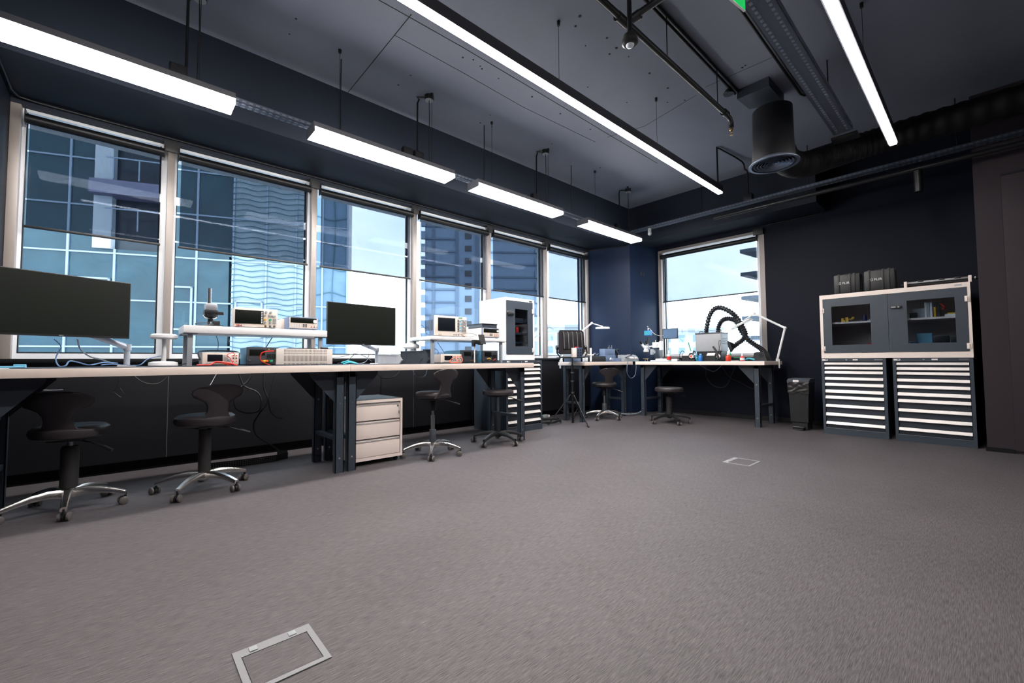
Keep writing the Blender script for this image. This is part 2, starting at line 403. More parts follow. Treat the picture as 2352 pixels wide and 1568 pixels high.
# ======================= WORKBENCHES =======================
def bench(L, D, label, rzl, loc, ztop=.967, legs=(.09, .09), feet=True, mesh_mat=CREAM):
    t = thing('workbench', label, 'workbench', loc, rzl)
    q = MB().use(mesh_mat); q.box(0, 0, ztop-.058, L, D, ztop-.004, b=.003); q.use(WTOP).box(.004, .004, ztop-.004, L-.004, D-.004, ztop); q.build('worktop', None, t)
    for e, x in ((0, legs[0]), (1, L-legs[1]-.075)):
        for yy in (.08, D-.14):
            q = MB().use(ANTH); q.box(x, yy, 0, x+.006, yy+.06, ztop-.058).box(x+.069, yy, 0, x+.075, yy+.06, ztop-.058).box(x, yy, 0, x+.075, yy+.005, ztop-.058)
            q.use(BLACK)
            for z in (.06, .10, .18, .24, .3, .42, .54, .66): q.cyl((x+.037, yy-.0008, z), (x+.037, yy+.001, z), .0045, n=8)
            lg = q.build('leg', None, t)
            for z in (.13, .62): MB().cyl((x+.037, yy-.004, z), (x+.037, yy, z), .008, n=10).build('bolt', STEEL, lg)
            sgn = 1 if e == 0 else -1; xa = x+.075 if e == 0 else x
            MB().ext([(xa, yy+.03, ztop-.06), (xa+sgn*.22, yy+.03, ztop-.06), (xa+sgn*.22, yy+.03, ztop-.09), (xa, yy+.03, ztop-.34)], (0, .005, 0)).build('gusset', ANTHD, t)
        B(x+.01, .14, .28, x+.065, D-.14, .315, b=.003).build('crossbar', ANTHD, t)
        B(x+.01, .08, ztop-.11, x+.065, D-.08, ztop-.058).build('top_rail', ANTHD, t)
    return t
T0 = .967
bench(2.257, .80, 'long pale workbench at the left holding the largest monitor', 0, (-.742, 3.85, 0), legs=(.085, .022))
bench(2.332, .80, 'long pale workbench in the middle with the grey drawer pedestal under it', 0, (1.518, 3.85, 0), legs=(.012, .09))
bench(1.385, .56, 'short pale workbench at the corner pillar behind the tripod', 0, (5.44, 4.30, 0), legs=(.03, .10))
bench(2.10, .80, 'pale workbench under the far window holding the fume extractor', -HP, (6.83, 4.25, 0), legs=(.05, .10))
def matt(x0, y0, x1, y1, lab): tag(B(x0, y0, T0, x1, y1, T0+.003).build('bench_mat', ESD), lab, 'mat', group='thin dark mats on the workbenches')
matt(-.5, 3.853, 1.50, 4.40, 'thin dark mat on the left workbench'); matt(1.55, 3.853, 3.80, 4.38, 'thin dark mat on the middle workbench')
matt(5.55, 4.303, 6.6, 4.82, 'thin dark mat on the short workbench at the pillar'); matt(6.84, 2.5, 7.35, 4.0, 'thin dark mat on the far workbench')
TM = T0+.003

# ======================= CHAIRS AND STOOLS =======================
def make_base(t, chrome=True, R=.31, rot=0):
    bm = CHROME if chrome else BLACK
    for k in range(5):
        a = rot+2*math.pi*k/5; d = V((math.cos(a), math.sin(a), 0)); n = V((-d.y, d.x, 0))
        secs = [(.03, .112, .030, .028), (.10, .124, .026, .023), (.18, .116, .022, .019), (.25, .098, .019, .016), (R, .078, .017, .013)]
        q = MB(); rings = []
        for r_, z, hw, hh in secs:
            c = d*r_+V((0, 0, z))
            prof = [(-hw, -hh), (hw, -hh), (hw, hh*.3), (hw*.6, hh), (-hw*.6, hh), (-hw, hh*.3)]
            rings.append([q.b.verts.new(c+n*u+V((0, 0, v))) for u, v in prof])
        q.loft(rings); lg = q.build('base_arm', bm, t, smooth=50)
        c = d*(R-.005); q = MB().use(CASTER)
        a2 = a+1.2+k*.9; wd_ = V((math.cos(a2), math.sin(a2), 0)); p = V((c.x, c.y, .027)) + V((-wd_.y, wd_.x, 0))*.012
        for s in (-1, 1): q.lathe([(.0, 0), (.021, 0), (.027, .004), (.027, .015), (.020, .019), (0.0, .019)], p+wd_*(s*.022 - .0095), wd_, 16)
        q.use(BLACK).cyl(p-wd_*.006, p+wd_*.006, .024, n=12).cyl((c.x, c.y, .045), (c.x, c.y, .078), .008, n=8)
        q.build('caster', None, lg)
    q = MB(); q.lathe([(.0, .075), (.032, .075), (.037, .09), (.036, .13), (.032, .142), (0, .142)], n=20); q.build('hub', bm, t)
def make_seat(t, h, r=.205, th=.085, round_=False):
    q = MB(); z0 = h-th
    if round_: pr = [(.0, z0), (r*.92, z0), (r, z0+.012), (r, z0+th*.45), (r*.99, z0+th*.6), (r, z0+th*.66), (r*.97, z0+th*.92), (r*.9, z0+th), (0, z0+th)]
    else: pr = [(.0, z0), (r*.82, z0), (r*.95, z0+.012), (r, z0+th*.45), (r*.97, z0+th*.75), (r*.86, z0+th*.96), (r*.6, z0+th), (0, z0+th*.93)]
    q.lathe(pr, n=36); o = q.build('seat', VINYL, t)
    B(-.09, -.09, z0-.022, .09, .09, z0, b=.008).build('seat_plate', BLACK, t)
    q = MB(); q.tube([(.05, -.03, z0-.02), (.14, -.08, z0-.035), (.24, -.13, z0-.075)], .005).tube([(.21, -.115, z0-.062), (.265, -.145, z0-.088)], .010)
    q.build('lever', BLACK, t)
def make_back(t, h):
    prof = [(-.035, .12), (0, .105), (.03, .082), (.07, .070), (.105, .074), (.135, .092), (.155, .125), (.17, .160), (.20, .178), (.228, .174), (.25, .135), (.262, .09), (.268, .05)]
    q = MB(); N = 12; rows = {0: [], 1: []}
    for dz, hw in prof:
        for s in (0, 1):
            row = []
            for j in range(N+1):
                u = -1+2*j/N; x = u*hw
                y = -.175 - .06*(dz/.26) + .8*x*x + (.032 if s else 0)*(1-.35*abs(u)**4)
                row.append((x, y - (.006*(1-u**4) if not s else 0), h+dz-.03))
            rows[s].append(row)
    q.grid(rows[0]); q.grid(rows[1])
    nr = len(prof)
    strip = [rows[0][i][0] for i in range(nr)]+[rows[0][-1][j] for j in range(1, N+1)]+[rows[0][i][N] for i in range(nr-2, -1, -1)]+[rows[0][0][j] for j in range(N-1, 0, -1)]
    strip2 = [rows[1][i][0] for i in range(nr)]+[rows[1][-1][j] for j in range(1, N+1)]+[rows[1][i][N] for i in range(nr-2, -1, -1)]+[rows[1][0][j] for j in range(N-1, 0, -1)]
    strip.append(strip[0]); strip2.append(strip2[0]); q.grid([strip, strip2])
    bmesh.ops.remove_doubles(q.b, verts=q.b.verts, dist=.0005)
    q.build('backrest', VINYL, t, smooth=60)
def chair(label, loc, rz, h, post, chrome=True, back=True, rot=0, r=.205, th=.085, group=None):
    t = thing('saddle_stool' if back else 'round_stool', label, 'chair' if back else 'stool', (*loc, 0), rz, group)
    make_base(t, chrome, rot=rot); make_seat(t, h, r, th, not back)
    if back: make_back(t, h)
    for nm, m, z0, z1, rr in post: MB().lathe([(0, z0), (rr, z0), (rr, z1-.004), (rr*.93, z1), (0, z1)], n=20).build(nm, m, t)
    return t
def wr(a, rz): return math.radians(a)-rz   # world angle of first arm -> local
z = math.radians(-16)
chair('black low-backed stool with a chrome base at the far left, under the left workbench', (-.26, 4.245), z, .575, [('sleeve', BLACKR, .15, .42, .047), ('sleeve', BLACKR, .42, .43, .043), ('gas_lift', STEEL, .43, .49, .016)], rot=wr(-90, z))
z = math.radians(18)
chair('black low-backed stool with a chrome base in front of hanging cables, under the left workbench', (.49, 4.17), z, .59, [('sleeve', BLACKR, .14, .47, .042), ('gas_lift', STEEL, .47, .51, .016)], rot=wr(-55, z))
z = math.radians(14)
chair('black low-backed stool with a long exposed gas lift, right of the grey drawer pedestal', (2.46, 3.99), z, .675, [('lift_cup', DGREY, .142, .27, .036), ('gas_lift', STEEL, .27, .42, .022), ('gas_lift', STEEL, .42, .47, .013), ('sleeve', BLACK, .47, .57, .036)], rot=wr(-125, z), r=.19, th=.07)
chair('backless round black stool with a black base under the right end of the middle workbench', (3.39, 4.01), 0, .64, [('lift_cup', BLACK, .142, .38, .026), ('gas_lift', STEEL, .38, .57, .012)], chrome=False, back=False, rot=wr(-90, 0), r=.19, th=.06)
z = math.radians(-28)
chair('black low-backed stool with a chrome base under the short workbench by the pillar', (6.09, 4.40), z, .625, [('lift_cup', DGREY, .142, .26, .038), ('gas_lift', STEEL, .26, .39, .018), ('sleeve', BLACK, .39, .54, .034)], rot=wr(-95, z), r=.21)
chair('backless round grey-topped stool with a black base in front of the far workbench', (6.42, 3.40), 0, .56, [('sleeve', BLACKR, .14, .30, .046), ('sleeve', BLACKR, .30, .41, .05), ('gas_lift', BLACK, .41, .50, .02)], chrome=False, back=False, rot=wr(-125, 0), r=.215, th=.068)

# ======================= DRAWER PEDESTAL =======================
t = thing('drawer_pedestal', 'grey-beige three-drawer pedestal on casters under the middle workbench', 'drawer unit', (1.60, 4.02, 0))
PW, PH = .52, .625; PZ = .045
q = MB().use(LIGHTG); q.box(0, 0, PZ+.03, .022, .54, PH-.03).box(PW-.022, 0, PZ+.03, PW, .54, PH-.03).box(0, 0, PZ, PW, .56, PZ+.03).box(0, 0, PH-.03, PW, .56, PH-.002).box(0, .54, PZ+.03, PW, .56, PH-.03)
q.use(DGREY).box(.004, .004, PH-.002, PW-.004, .56, PH+.002); q.build('carcass', None, t)
dz = (PH-.03-PZ-.03)/3
for i in range(3):
    z0 = PZ+.03+i*dz+.004; z1 = z0+dz-.008
    d = B(.028, .004, z0, PW-.028, .5, z1-.03, b=.002).build('drawer', LIGHTG, t)
    q = MB().use(LIGHTG); q.ext([(.028, .002, z1-.032), (.028, .014, z1-.012), (.028, .02, z1-.002), (.028, .03, z1-.002), (.028, .03, z1-.034)], (PW-.056, 0, 0))
    q.use(GREYP).box(.032, -.004, z1-.018, PW-.032, .004, z1-.012, b=.002).box(.028, .03, z1-.034, PW-.028, .05, z1)
    q.build('handle', None, d)
q = MB().use(STEEL); q.cyl((PW-.05, -.004, PH-.075), (PW-.05, .006, PH-.075), .010, n=12).tube([(PW-.05, -.008, PH-.077), (PW-.044, -.012, PH-.11), (PW-.046, -.008, PH-.15)], .0015).box(PW-.052, -.014, PH-.155, PW-.04, -.012, PH-.125)
q.build('lock', None, t)
for x in (.05, PW-.05):
    for y in (.05, .5):
        MB().cyl((x-.014, y, .022), (x+.014, y, .022), .022, n=14).cyl((x, y, .03), (x, y, PZ), .008, n=8).box(x-.02, y-.02, PZ-.004, x+.02, y+.02, PZ).build('caster', BLACK, t)

# ======================= DRAWER CABINETS =======================
DZ = [(.917, .948), (.856, .89), (.799, .833), (.716, .751), (.636, .673), (.546, .586), (.467, .505), (.355, .392), (.242, .280), (.129, .165)]
def drawer_cab(w_, label, loc, rz, grp):
    t = thing('drawer_cabinet', label, 'drawer cabinet', loc, rz, grp)
    f = .030; D = .72
    q = MB(); q.box(0, .0, 0, f, D, 1.0).box(w_-f, .0, 0, w_, D, 1.0).box(f, .0, 0, w_-f, D, .085).box(f, .0, .958, w_-f, D, 1.0).box(f, .60, .085, w_-f, D, .958)
    q.build('carcass', ANTH, t)
    MB().box(f, -.002, .078, w_-f, .01, .084).build('bottom_lip', STEEL, t)
    tops = [a[1]+.004 for a in DZ]
    for i, (z0, z1) in enumerate(DZ):
        lo = DZ[i+1][1]+.006 if i < 9 else .09
        d = B(f+.004, .022, lo, w_-f-.004, .55, z1+.001).build('drawer', ANTHD, t)
        # angled aluminium label handle sloping outward
        MB().ext([(f+.004, .022, z1), (f+.004, .012, z1), (f+.004, -.006, z0+.004), (f+.004, -.004, z0), (f+.004, .004, z0), (f+.004, .022, z0+.01)], (w_-2*f-.008, 0, 0)).build('handle', HANDLE, d)
    q = MB().use(PAPER); q.box(.012, -.002, .972, .072, .0, .992); q.use(BLACK).box(.045, -.003, .978, .066, -.002, .988); q.use(PAPER).box(.45*w_+.04, -.002, .974, .45*w_+.09, 0, .991).use(STEEL).box(w_-.11, -.002, .974, w_-.03, 0, .991).cyl((.41*w_, -.004, .982), (.41*w_, 0, .982), .009, n=12)
    q.build('label_strip', None, t)
    return t
drawer_cab(.677, 'right anthracite ten-drawer cabinet under the glazed cabinet, next to the pier', (7.0, .782, 0), -HP, 'ten-drawer cabinets')
drawer_cab(.665, 'left anthracite ten-drawer cabinet under the glazed cabinet, nearer the waste bin', (7.0, 1.508, 0), -HP, 'ten-drawer cabinets')
drawer_cab(.70, 'narrow-looking anthracite ten-drawer cabinet behind the right end of the middle workbench', (3.865, 4.40, 0), 0, 'ten-drawer cabinets')

# glazed cabinet on the two drawer cabinets : world y from 1.503 (left) to .10 ; local x = 1.503 - y
t = thing('glazed_cabinet', 'wide light grey cabinet with two dark glazed doors on top of the drawer cabinets', 'cabinet', (7.0, 1.503, 1.002), -HP)
W_, H_, D_ = 1.403, .850, .60
q = MB(); q.box(0, 0, .068, .032, D_-.012, H_-.055).box(W_-.026, 0, .068, W_, D_-.012, H_-.055).box(0, 0, 0, W_, D_, .068).box(0, 0, H_-.055, W_, D_, H_).box(0, D_-.012, .068, W_, D_, H_-.055)
q.build('carcass', LIGHTG, t)
B(.03, .03, .068, W_-.03, D_-.01, .07).build('floor_plate', ANTHD, t)
B(.034, .035, .455, W_-.03, D_-.03, .478).build('shelf', LIGHTG, t)
def gdoor(x0, x1, g0, g1, gz0, gz1, t, z0=.072, z1=.792, hinge=0, hz=(.14, .66), hs=1):
    d = MB(); d.box(x0, -.004, z0, g0, .018, z1).box(g1, -.004, z0, x1, .018, z1).box(g0, -.004, z0, g1, .018, gz0).box(g0, -.004, gz1, g1, .018, z1)
    d = d.build('door', ANTH, t)
    B(g0-.004, .006, gz0-.004, g1+.004, .009, gz1+.004).build('door_glass', CGLASS, d)
    for z in hz:
        q = MB(); q.box(hinge-.02, -.012, z-.032, hinge+.02, -.003, z+.032, b=.003).cyl((hinge, -.014, z-.02), (hinge, -.014, z+.02), .006, n=8); q.build('hinge', LIGHTG, d)
    return d
gdoor(.034, .697, .128, .530, .174, .688, t, hinge=.03, hz=(.13, .64))
d = gdoor(.701, W_-.028, .873, 1.277, .174, .690, t, hinge=W_-.028, hz=(.13, .66))
q = MB().use(BLACK); q.box(.725, -.03, .605, .825, -.004, .635, b=.004).use(STEEL).box(.733, -.032, .613, .775, -.03, .628).cyl((.80, -.032, .621), (.80, -.03, .621), .009, n=12); q.build('handle', None, d)
B(1.28, -.002, .815, 1.34, 0, .83).build('badge', STEEL, t)
# contents behind the glass
def onshelf(lx0, lx1, ly, z0, z1, dep, m, name, label, cat, b=.004, grp=None):
    return tag(B(7.0+ly, 1.503-lx1, 1.002+z0, 7.0+ly+dep, 1.503-lx0, 1.002+z1, b=b).build(name, m), label, cat, grp)
q = MB(); X0 = 7.0+.12; S = 1.503; zz = 1.002+.4785
q.box(X0, S-.235, zz, X0+.09, S-.21, zz+.055).box(X0, S-.285, zz, X0+.05, S-.25, zz+.065).box(X0, S-.26, zz, X0+.05, S-.235, zz+.03).box(X0+.01, S-.335, zz+.035, X0+.04, S-.285, zz+.045).cyl((X0+.01, S-.33, zz+.055), (X0+.04, S-.33, zz+.055), .014)
tag(q.build('cable_tester', YELLOW), 'yellow hand tool behind the left cabinet glass, on the shelf', 'tool')
q = MB(); q.lathe([(0, 0), (.026, 0), (.026, .06), (.02, .078), (.02, .095), (0, .095)], (X0+.1, S-.44, zz)); tag(q.build('spray_can', NAVY), 'small dark blue bottle behind the left cabinet glass', 'bottle')
q = MB(); q.tube([(X0+.05, S-.49, zz+.012), (X0+.06, S-.51, zz+.03), (X0+.08, S-.53, zz+.02), (X0+.12, S-.55, zz+.04)], .006, sm=4); tag(q.build('hand_tool', STEEL), 'small metal tool right of the dark blue bottle, behind the left cabinet glass', 'tool')
onshelf(.40, .64, .12, .072, .105, .2, BLACK, 'document_tray', 'flat black box on the floor of the glazed cabinet, behind the left glass', 'box')
onshelf(.44, .64, .13, .106, .148, .18, DGREY, 'component_box', 'dark grey box stacked on the flat black box behind the left glass', 'box')
q = MB().use(WHITE); q.box(7.12, S-.64, 1.002+.149, 7.28, S-.475, 1.002+.19).use(RED).box(7.119, S-.64, 1.002+.178, 7.281, S-.474, 1.002+.192)
tag(q.build('carton', None), 'small red and white carton topmost behind the left glass', 'box')
onshelf(.89, 1.02, .15, .479, .60, .12, GREYP, 'instrument_case', 'grey instrument case on the shelf behind the right glass', 'case')
onshelf(.885, .95, .10, .479, .545, .04, BLACK, 'adapter', 'small black adapter in front of the grey case behind the right glass', 'adapter')
for i, (m, a) in enumerate(((ALUW, 1.02), (GREYP, 1.043), (ALUW, 1.066))):  # pale bars modelled in place of window mullions reflected in the glass
    onshelf(a, a+.021, .10, .479, .665, .2, m, 'binder', ['pale upright binder, leftmost of the three behind the right glass', 'grey upright binder in the middle of the three behind the right glass', 'pale upright binder, rightmost of the three behind the right glass'][i], 'binder', grp='upright binders behind the right glass')
onshelf(1.095, 1.115, .12, .479, .60, .08, YELLOW, 'level', 'yellow and black tool upright behind the right glass', 'tool')
q = MB().use(BLACK); q.box(7.12, S-1.15, zz, 7.2, S-1.125, zz+.17).use(RED).tube([(7.12, S-1.155, zz+.16), (7.11, S-1.185, zz+.12), (7.12, S-1.17, zz+.09)], .009, sm=4)
tag(q.build('cable_cutter', None), 'black and red hand tool upright behind the right glass', 'tool')
q = MB().use(WHITE); q.box(7.1, S-1.32, zz, 7.3, S-1.19, zz+.03).use(YELLOW).box(7.11, S-1.32, zz+.03, 7.28, S-1.21, zz+.045)
tag(q.build('parts_box', None), 'low white and yellow box at the right on the shelf behind the right glass', 'box')
onshelf(.88, .94, .10, .072, .19, .1, BLUE, 'tool_box', 'bright blue box at the bottom left behind the right glass', 'box')
onshelf(.93, 1.07, .2, .072, .30, .1, LBLUE, 'plastic_bag', 'large light blue packet leaning behind the right glass', 'packet')
q = MB().use(BLACK); q.box(7.12, S-1.36, 1.075, 7.42, S-1.07, 1.165, b=.006).use(STEEL).box(7.116, S-1.35, 1.148, 7.12, S-1.08, 1.152)
tag(q.build('rack_unit', None), 'wide black rack device on the cabinet floor behind the right glass', 'device')
onshelf(1.08, 1.21, .14, .166, .26, .2, BLACK, 'power_supply', 'left black block stacked on the wide rack device behind the right glass', 'device', grp='black blocks on the rack device')
onshelf(1.225, 1.36, .14, .166, .26, .2, BLACK, 'power_supply', 'right black block stacked on the wide rack device behind the right glass', 'device', grp='black blocks on the rack device')
q = MB(); q.tube([(7.08, S-.90, 1.16), (7.07, S-.95, 1.175), (7.08, S-1.0, 1.14), (7.09, S-1.04, 1.10)], .010, sm=5); q.tube([(7.1, S-.97, 1.085), (7.09, S-.99, 1.11), (7.1, S-1.03, 1.085)], .012, sm=4)
tag(q.build('coiled_cable', CABLE), 'thick black cable lying in front of the blue box behind the right glass', 'cable')

# tall white cabinet on the drawer cabinet
t = thing('display_cabinet', 'white cabinet with one dark glazed door standing on a drawer cabinet behind the middle workbench', 'cabinet', (3.86, 4.40, 1.002))
W_, H_, D_ = .556, .868, .58
q = MB(); q.box(0, 0, .075, .012, D_-.012, H_-.04).box(W_-.03, 0, .075, W_, D_-.012, H_-.04).box(0, 0, 0, W_, D_, .075).box(0, 0, H_-.04, W_, D_, H_).box(0, D_-.012, .075, W_, D_, H_-.04)
q.build('carcass', WHITE, t)
for z in (.36, .53): B(.014, .05, z, W_-.032, D_-.03, z+.03).build('shelf', ANTH, t)
B(.014, .12, .235, W_-.032, D_-.03, .26).build('shelf', ANTH, t)
d = gdoor(.008, .520, .174, .423, .192, .716, t, z0=.082, z1=.82, hinge=.524, hz=(.14, .70))
q = MB().use(STEEL); q.box(.02, -.016, .655, .15, -.004, .68, b=.003).use(BLACK).box(.03, -.04, .625, .13, -.01, .655, b=.01); q.build('handle', None, d)
B(.45, -.002, .835, .51, 0, .85).build('badge', BLACKM, t)
q = MB()
for x, y in ((.05, .1), (.04, .5)): q.cyl((x, y, H_-.001), (x, y, H_+.002), .006, n=8)
q.build('screw', BLACK, t)
def inc(x0, x1, z0, z1, m, nm, lab, cat): tag(B(3.86+x0, 4.47, 1.002+z0, 3.86+x1, 4.56, 1.002+z1, b=.004).build(nm, m), lab, cat)
inc(.26, .31, .391, .47, RED, 'small_box', 'small red box in the white cabinet behind the dark glazed door', 'box')
inc(.18, .21, .262, .34, WHITE, 'carton', 'small white carton in the white cabinet behind the dark glazed door', 'box')
inc(.19, .40, .562, .60, DGREY, 'instrument', 'low dark device on the upper shelf of the white cabinet', 'device')

# cases and printer frame on top of glazed cabinet
def hardcase(y0, y1, h, label):
    wd_ = y0-y1
    t = thing('hard_case', label, 'case', (7.03, y0, 1.853), -HP, 'black hard cases on the glazed cabinet')
    q = MB(); q.box(0, 0, .006, wd_, .075, h, b=.022); q.build('lid', BLACK, t)
    q = MB(); q.box(0, .080, 0.002, wd_, .19, h, b=.022); q.build('shell', BLACK, t)
    q = MB(); q.box(-.004, .068, .004, wd_+.004, .088, h+.004, b=.006); q.build('rim', BLACKR, t)
    for x in (.055, wd_*.62, wd_-.06):
        q = MB(); q.box(x-.012, -.006, .004, x+.012, .02, h-.004, b=.005); q.box(x-.014, .02, h-.008, x+.014, .12, h+.010, b=.004); q.build('latch_rib', BLACKM, t)
    q = MB(); q.tube([(wd_*.30, .11, h), (wd_*.32, .11, h+.016), (wd_*.55, .11, h+.016), (wd_*.57, .11, h)], .006); q.build('carry_handle', BLACKR, t)
    o = text('FLIR', .042, PAPER, t, (wd_*.43+.012, -.0075, h*.54), (HP, 0, 0))
    q = MB(); c = (wd_*.43-.050, -.0075, h*.54)
    for sx, sz in ((1, 1), (-1, 1), (1, -1), (-1, -1)): q.ext([(c[0]+sx*.003, c[1], c[2]+sz*.018), (c[0]+sx*.013, c[1], c[2]+sz*.007), (c[0]+sx*.009, c[1], c[2]+sz*.003), (c[0]+sx*.003, c[1], c[2]+sz*.010)], (0, .001, 0))
    q.build('emblem', PAPER, t)
hardcase(1.345, 1.065, .255, 'black hard case with white lettering, the left one on the glazed cabinet')
hardcase(1.030, .725, .262, 'black hard case with white lettering, the right one on the glazed cabinet')
t = thing('rail_frame', 'low silver rail frame lying on the right of the glazed cabinet', 'frame', (7.03, .650, 1.852), -HP)
L_ = .565
for x in (0, L_-.028): B(x, .0, 0, x+.028, .2, .075, b=.003).build('end_plate', LIGHTG, t)
for y, z, r_, m in ((.012, .05, .006, STEEL), (.06, .066, .006, STEEL), (.11, .072, .008, STEEL), (.05, .03, .014, BLACK), (.15, .035, .018, BLACK)): MB().cyl((.0, y, z), (L_, y, z), r_, n=12).build('rod', m, t)
q = MB()
for x in (.12, .3, .43): q.box(x, .045, .055, x+.05, .075, .08, b=.004)
q.build('carriage', BLACKM, t)
q = MB().use(BLACK); q.cyl((-.03, .06, .045), (0, .06, .045), .010, n=10).cyl((L_, .09, .05), (L_+.05, .09, .05), .016, n=12).use(STEEL).cyl((L_+.02, .06, .05), (L_+.03, .06, .05), .022, n=14)
q.build('knob', None, t)

# ======================= WASTE BIN =======================
t = thing('pedal_bin', 'black pedal bin with a crumpled bag at the rim, left of the drawer cabinets', 'bin', (7.08, 1.93, 0), -HP)
q = MB(); bw = .25
def rect(x0, x1, y0, y1, z): return [q.b.verts.new(p) for p in ((x0, y0, z), (x1, y0, z), (x1, y1, z), (x0, y1, z))]
q.loft([rect(.035, .215, .02, .27, .0), rect(.035, .215, .02, .27, .10), rect(.02, .23, .0, .29, .11), rect(.0, .25, -.01, .30, .66)]); q.build('body', BLACK, t, smooth=0)
q = MB(); q.ext([(-.01, -.02, .665), (-.01, -.02, .69), (-.01, .04, .715), (-.01, .3, .72), (-.01, .31, .665)], (.27, 0, 0)); q.build('lid', DGREY, t, smooth=0)
B(.065, -.022, .672, .135, -.019, .70).build('sticker', PAPER, t)
q = MB(); P = []
for i in range(14):
    row = []
    for j in range(29):
        u = j/28; v = i/13
        x = -.004+.258*u; z_ = .665-.15*v - .012*math.sin(u*9)*v
        row.append((x, -.019-.0035*math.sin(u*13+v*5+2*math.sin(v*9))-.003*random.random(), z_))
    P.append(row)
q.grid(P); bagm = mat('bin_bag', (34, 32, 33), .3, var=.05, bump=.5, scale=40); q.build('bag', bagm, t)
q = MB().use(BLACKM); q.box(.06, -.07, .02, .19, .02, .045, b=.006).use(STEEL).box(.06, -.072, .046, .19, -.04, .05).box(.07, -.072, .012, .18, -.065, .016); q.build('pedal', None, t)

# ======================= FLOOR BOXES =======================
def fbox(x0, y0, x1, y1, label, ang=0):
    cx_, cy_ = (x0+x1)/2, (y0+y1)/2; a, b_ = (x1-x0)/2, (y1-y0)/2
    t = thing('floor_socket_box', label, 'floor box', (cx_, cy_, 0), ang, 'floor socket boxes')
    fr = mat('floor_box_frame', (132, 132, 136), .55)
    q = MB(); w_ = .020
    q.box(-a, -b_, 0, a, -b_+w_, .004).box(-a, b_-.045, 0, a, b_, .004).box(-a, -b_+w_, 0, -a+w_, b_-.045, .004).box(a-w_, -b_+w_, 0, a, b_-.045, .004); q.build('frame', fr, t)
    B(-a+w_+.003, -b_+w_+.003, .0005, a-w_-.003, b_-.048, .003).build('lid', CARPET, t)
    for x_ in (-.52, .48): B((x_-.1)*a, b_-.036, .004, (x_+.1)*a, b_-.010, .007, b=.001).build('catch', GREYP, t)
fbox(.298, 1.520, .546, 1.768, 'nearer square grey floor socket box in the carpet')
fbox(4.335, 1.515, 4.630, 1.762, 'farther square grey floor socket box in the carpet')

# ======================= LIGHTS =======================
HOUS = mat('lamp_housing', (58, 60, 68), .45)
def wire(x, y, z0, z1, q, r=.0022): q.cyl((x, y, z0), (x, y, z1), r, n=5)
def panel_light(x0, x1, label, wires, can=None):
    y0, y1, z0 = 3.84, 4.045, 3.0
    t = thing('pendant_light', label, 'light', ((x0+x1)/2, (y0+y1)/2, z0), 0, 'wide pendant lights above the workbenches')
    q = MB(); q.box(x0, y0, z0, x1, y1, z0+.042, b=.004); q.build('diffuser', LAMPM, t, world=True)
    B(x0-.012, y0-.001, z0+.0, x0-.001, y1+.001, z0+.085).build('end_cap', HOUS, t, world=True)
    B(x0-.001, y0+.0, z0+.043, x1, y1, z0+.085).build('housing', HOUS, t, world=True)
    for x in wires:
        q = MB(); wire(x, (y0+y1)/2, z0+.085, ZC-.002, q); q.lathe([(0, -.03), (.014, -.03), (.016, 0), (0, 0)], (x, (y0+y1)/2, ZC), n=10); q.lathe([(0, 0), (.006, 0), (.006, .03), (0, .03)], (x, (y0+y1)/2, z0+.085), n=8); q.build('suspension_wire', BLACKM, t, world=True)
panel_light(-.73, .592, 'nearest wide pendant light above the windows, cut by the left frame edge', [.37])
panel_light(1.18, 2.64, 'second wide pendant light from the left above the workbenches', [1.42, 2.41])
panel_light(2.97, 4.435, 'third wide pendant light from the left above the workbenches', [3.25, 4.25])
panel_light(4.99, 6.44, 'farthest and smallest wide pendant light, nearest the corner pillar', [5.3, 6.2])
def linear(x0, x1, yc, label, wires, lm):
    z0 = 3.25; t = thing('linear_light', label, 'light', ((x0+x1)/2, yc, z0), 0, 'long linear pendant lights')
    B(x0, yc-.029, z0, x1, yc+.029, z0+.012, b=.003).build('diffuser', lm, t, world=True)
    B(x0-.003, yc-.041, z0+.012, x1+.003, yc+.041, z0+.10, b=.003).build('housing', HOUS, t, world=True)
    for x in wires:
        q = MB(); wire(x, yc, z0+.10, ZC-.002, q); q.lathe([(0, -.04), (.012, -.04), (.014, 0), (0, 0)], (x, yc, ZC), n=10); q.build('suspension_wire', BLACKM, t, world=True)
linear(-.5, 5.975, 2.36, 'long slim pendant light crossing the middle of the ceiling', [.9, 2.69, 4.31], LAMPL)
linear(-.5, 5.98, .585, 'long slim pendant light at the upper right', [1.0, 2.7, 4.4], LAMPR)

# ceiling canopies with conduit down to the cable tray
def canopy(x, y, label, cx_):
    t = thing('ceiling_rose', label, 'ceiling rose', (x, y, ZC-.05), 0, None, None); t['group'] = 'round black ceiling roses with bent conduits'
    MB().lathe([(0, 0), (.048, 0), (.05, .006), (.05, .05), (0, .05)], (x, y, ZC-.05), n=24).build('rose_body', BLACKM, t, world=True)
    MB().lathe([(0, -.002), (.045, -.002), (.045, .001), (0, .001)], (x, y, ZC-.05), n=24).build('rose_cover', GREYP, t, world=True)
    q = MB(); q.tube([(x-.045, y+.01, ZC-.03), (x-.12, y+.06, ZC-.035), (cx_+.02, YT, ZC-.05), (cx_, YT, ZC-.10), (cx_, YT, 3.22)], .010, n=8); q.build('conduit', BLACKM, t, world=True)
    q = MB(); q.tube([(x, y, ZC-.05), (x+.004, y, ZC-.3), (x-.002, y, ZC-.55), (x, y-.03, 3.088)], .0045, sm=5); q.build('power_cord', CABLE, t, world=True)
YT = 4.06
canopy(2.41, 4.00, 'round black ceiling rose above the second wide pendant light', 2.30)
canopy(4.26, 4.00, 'round black ceiling rose above the third wide pendant light', 4.14)
canopy(6.30, 4.00, 'small distant round ceiling rose above the farthest wide pendant light', 6.12)
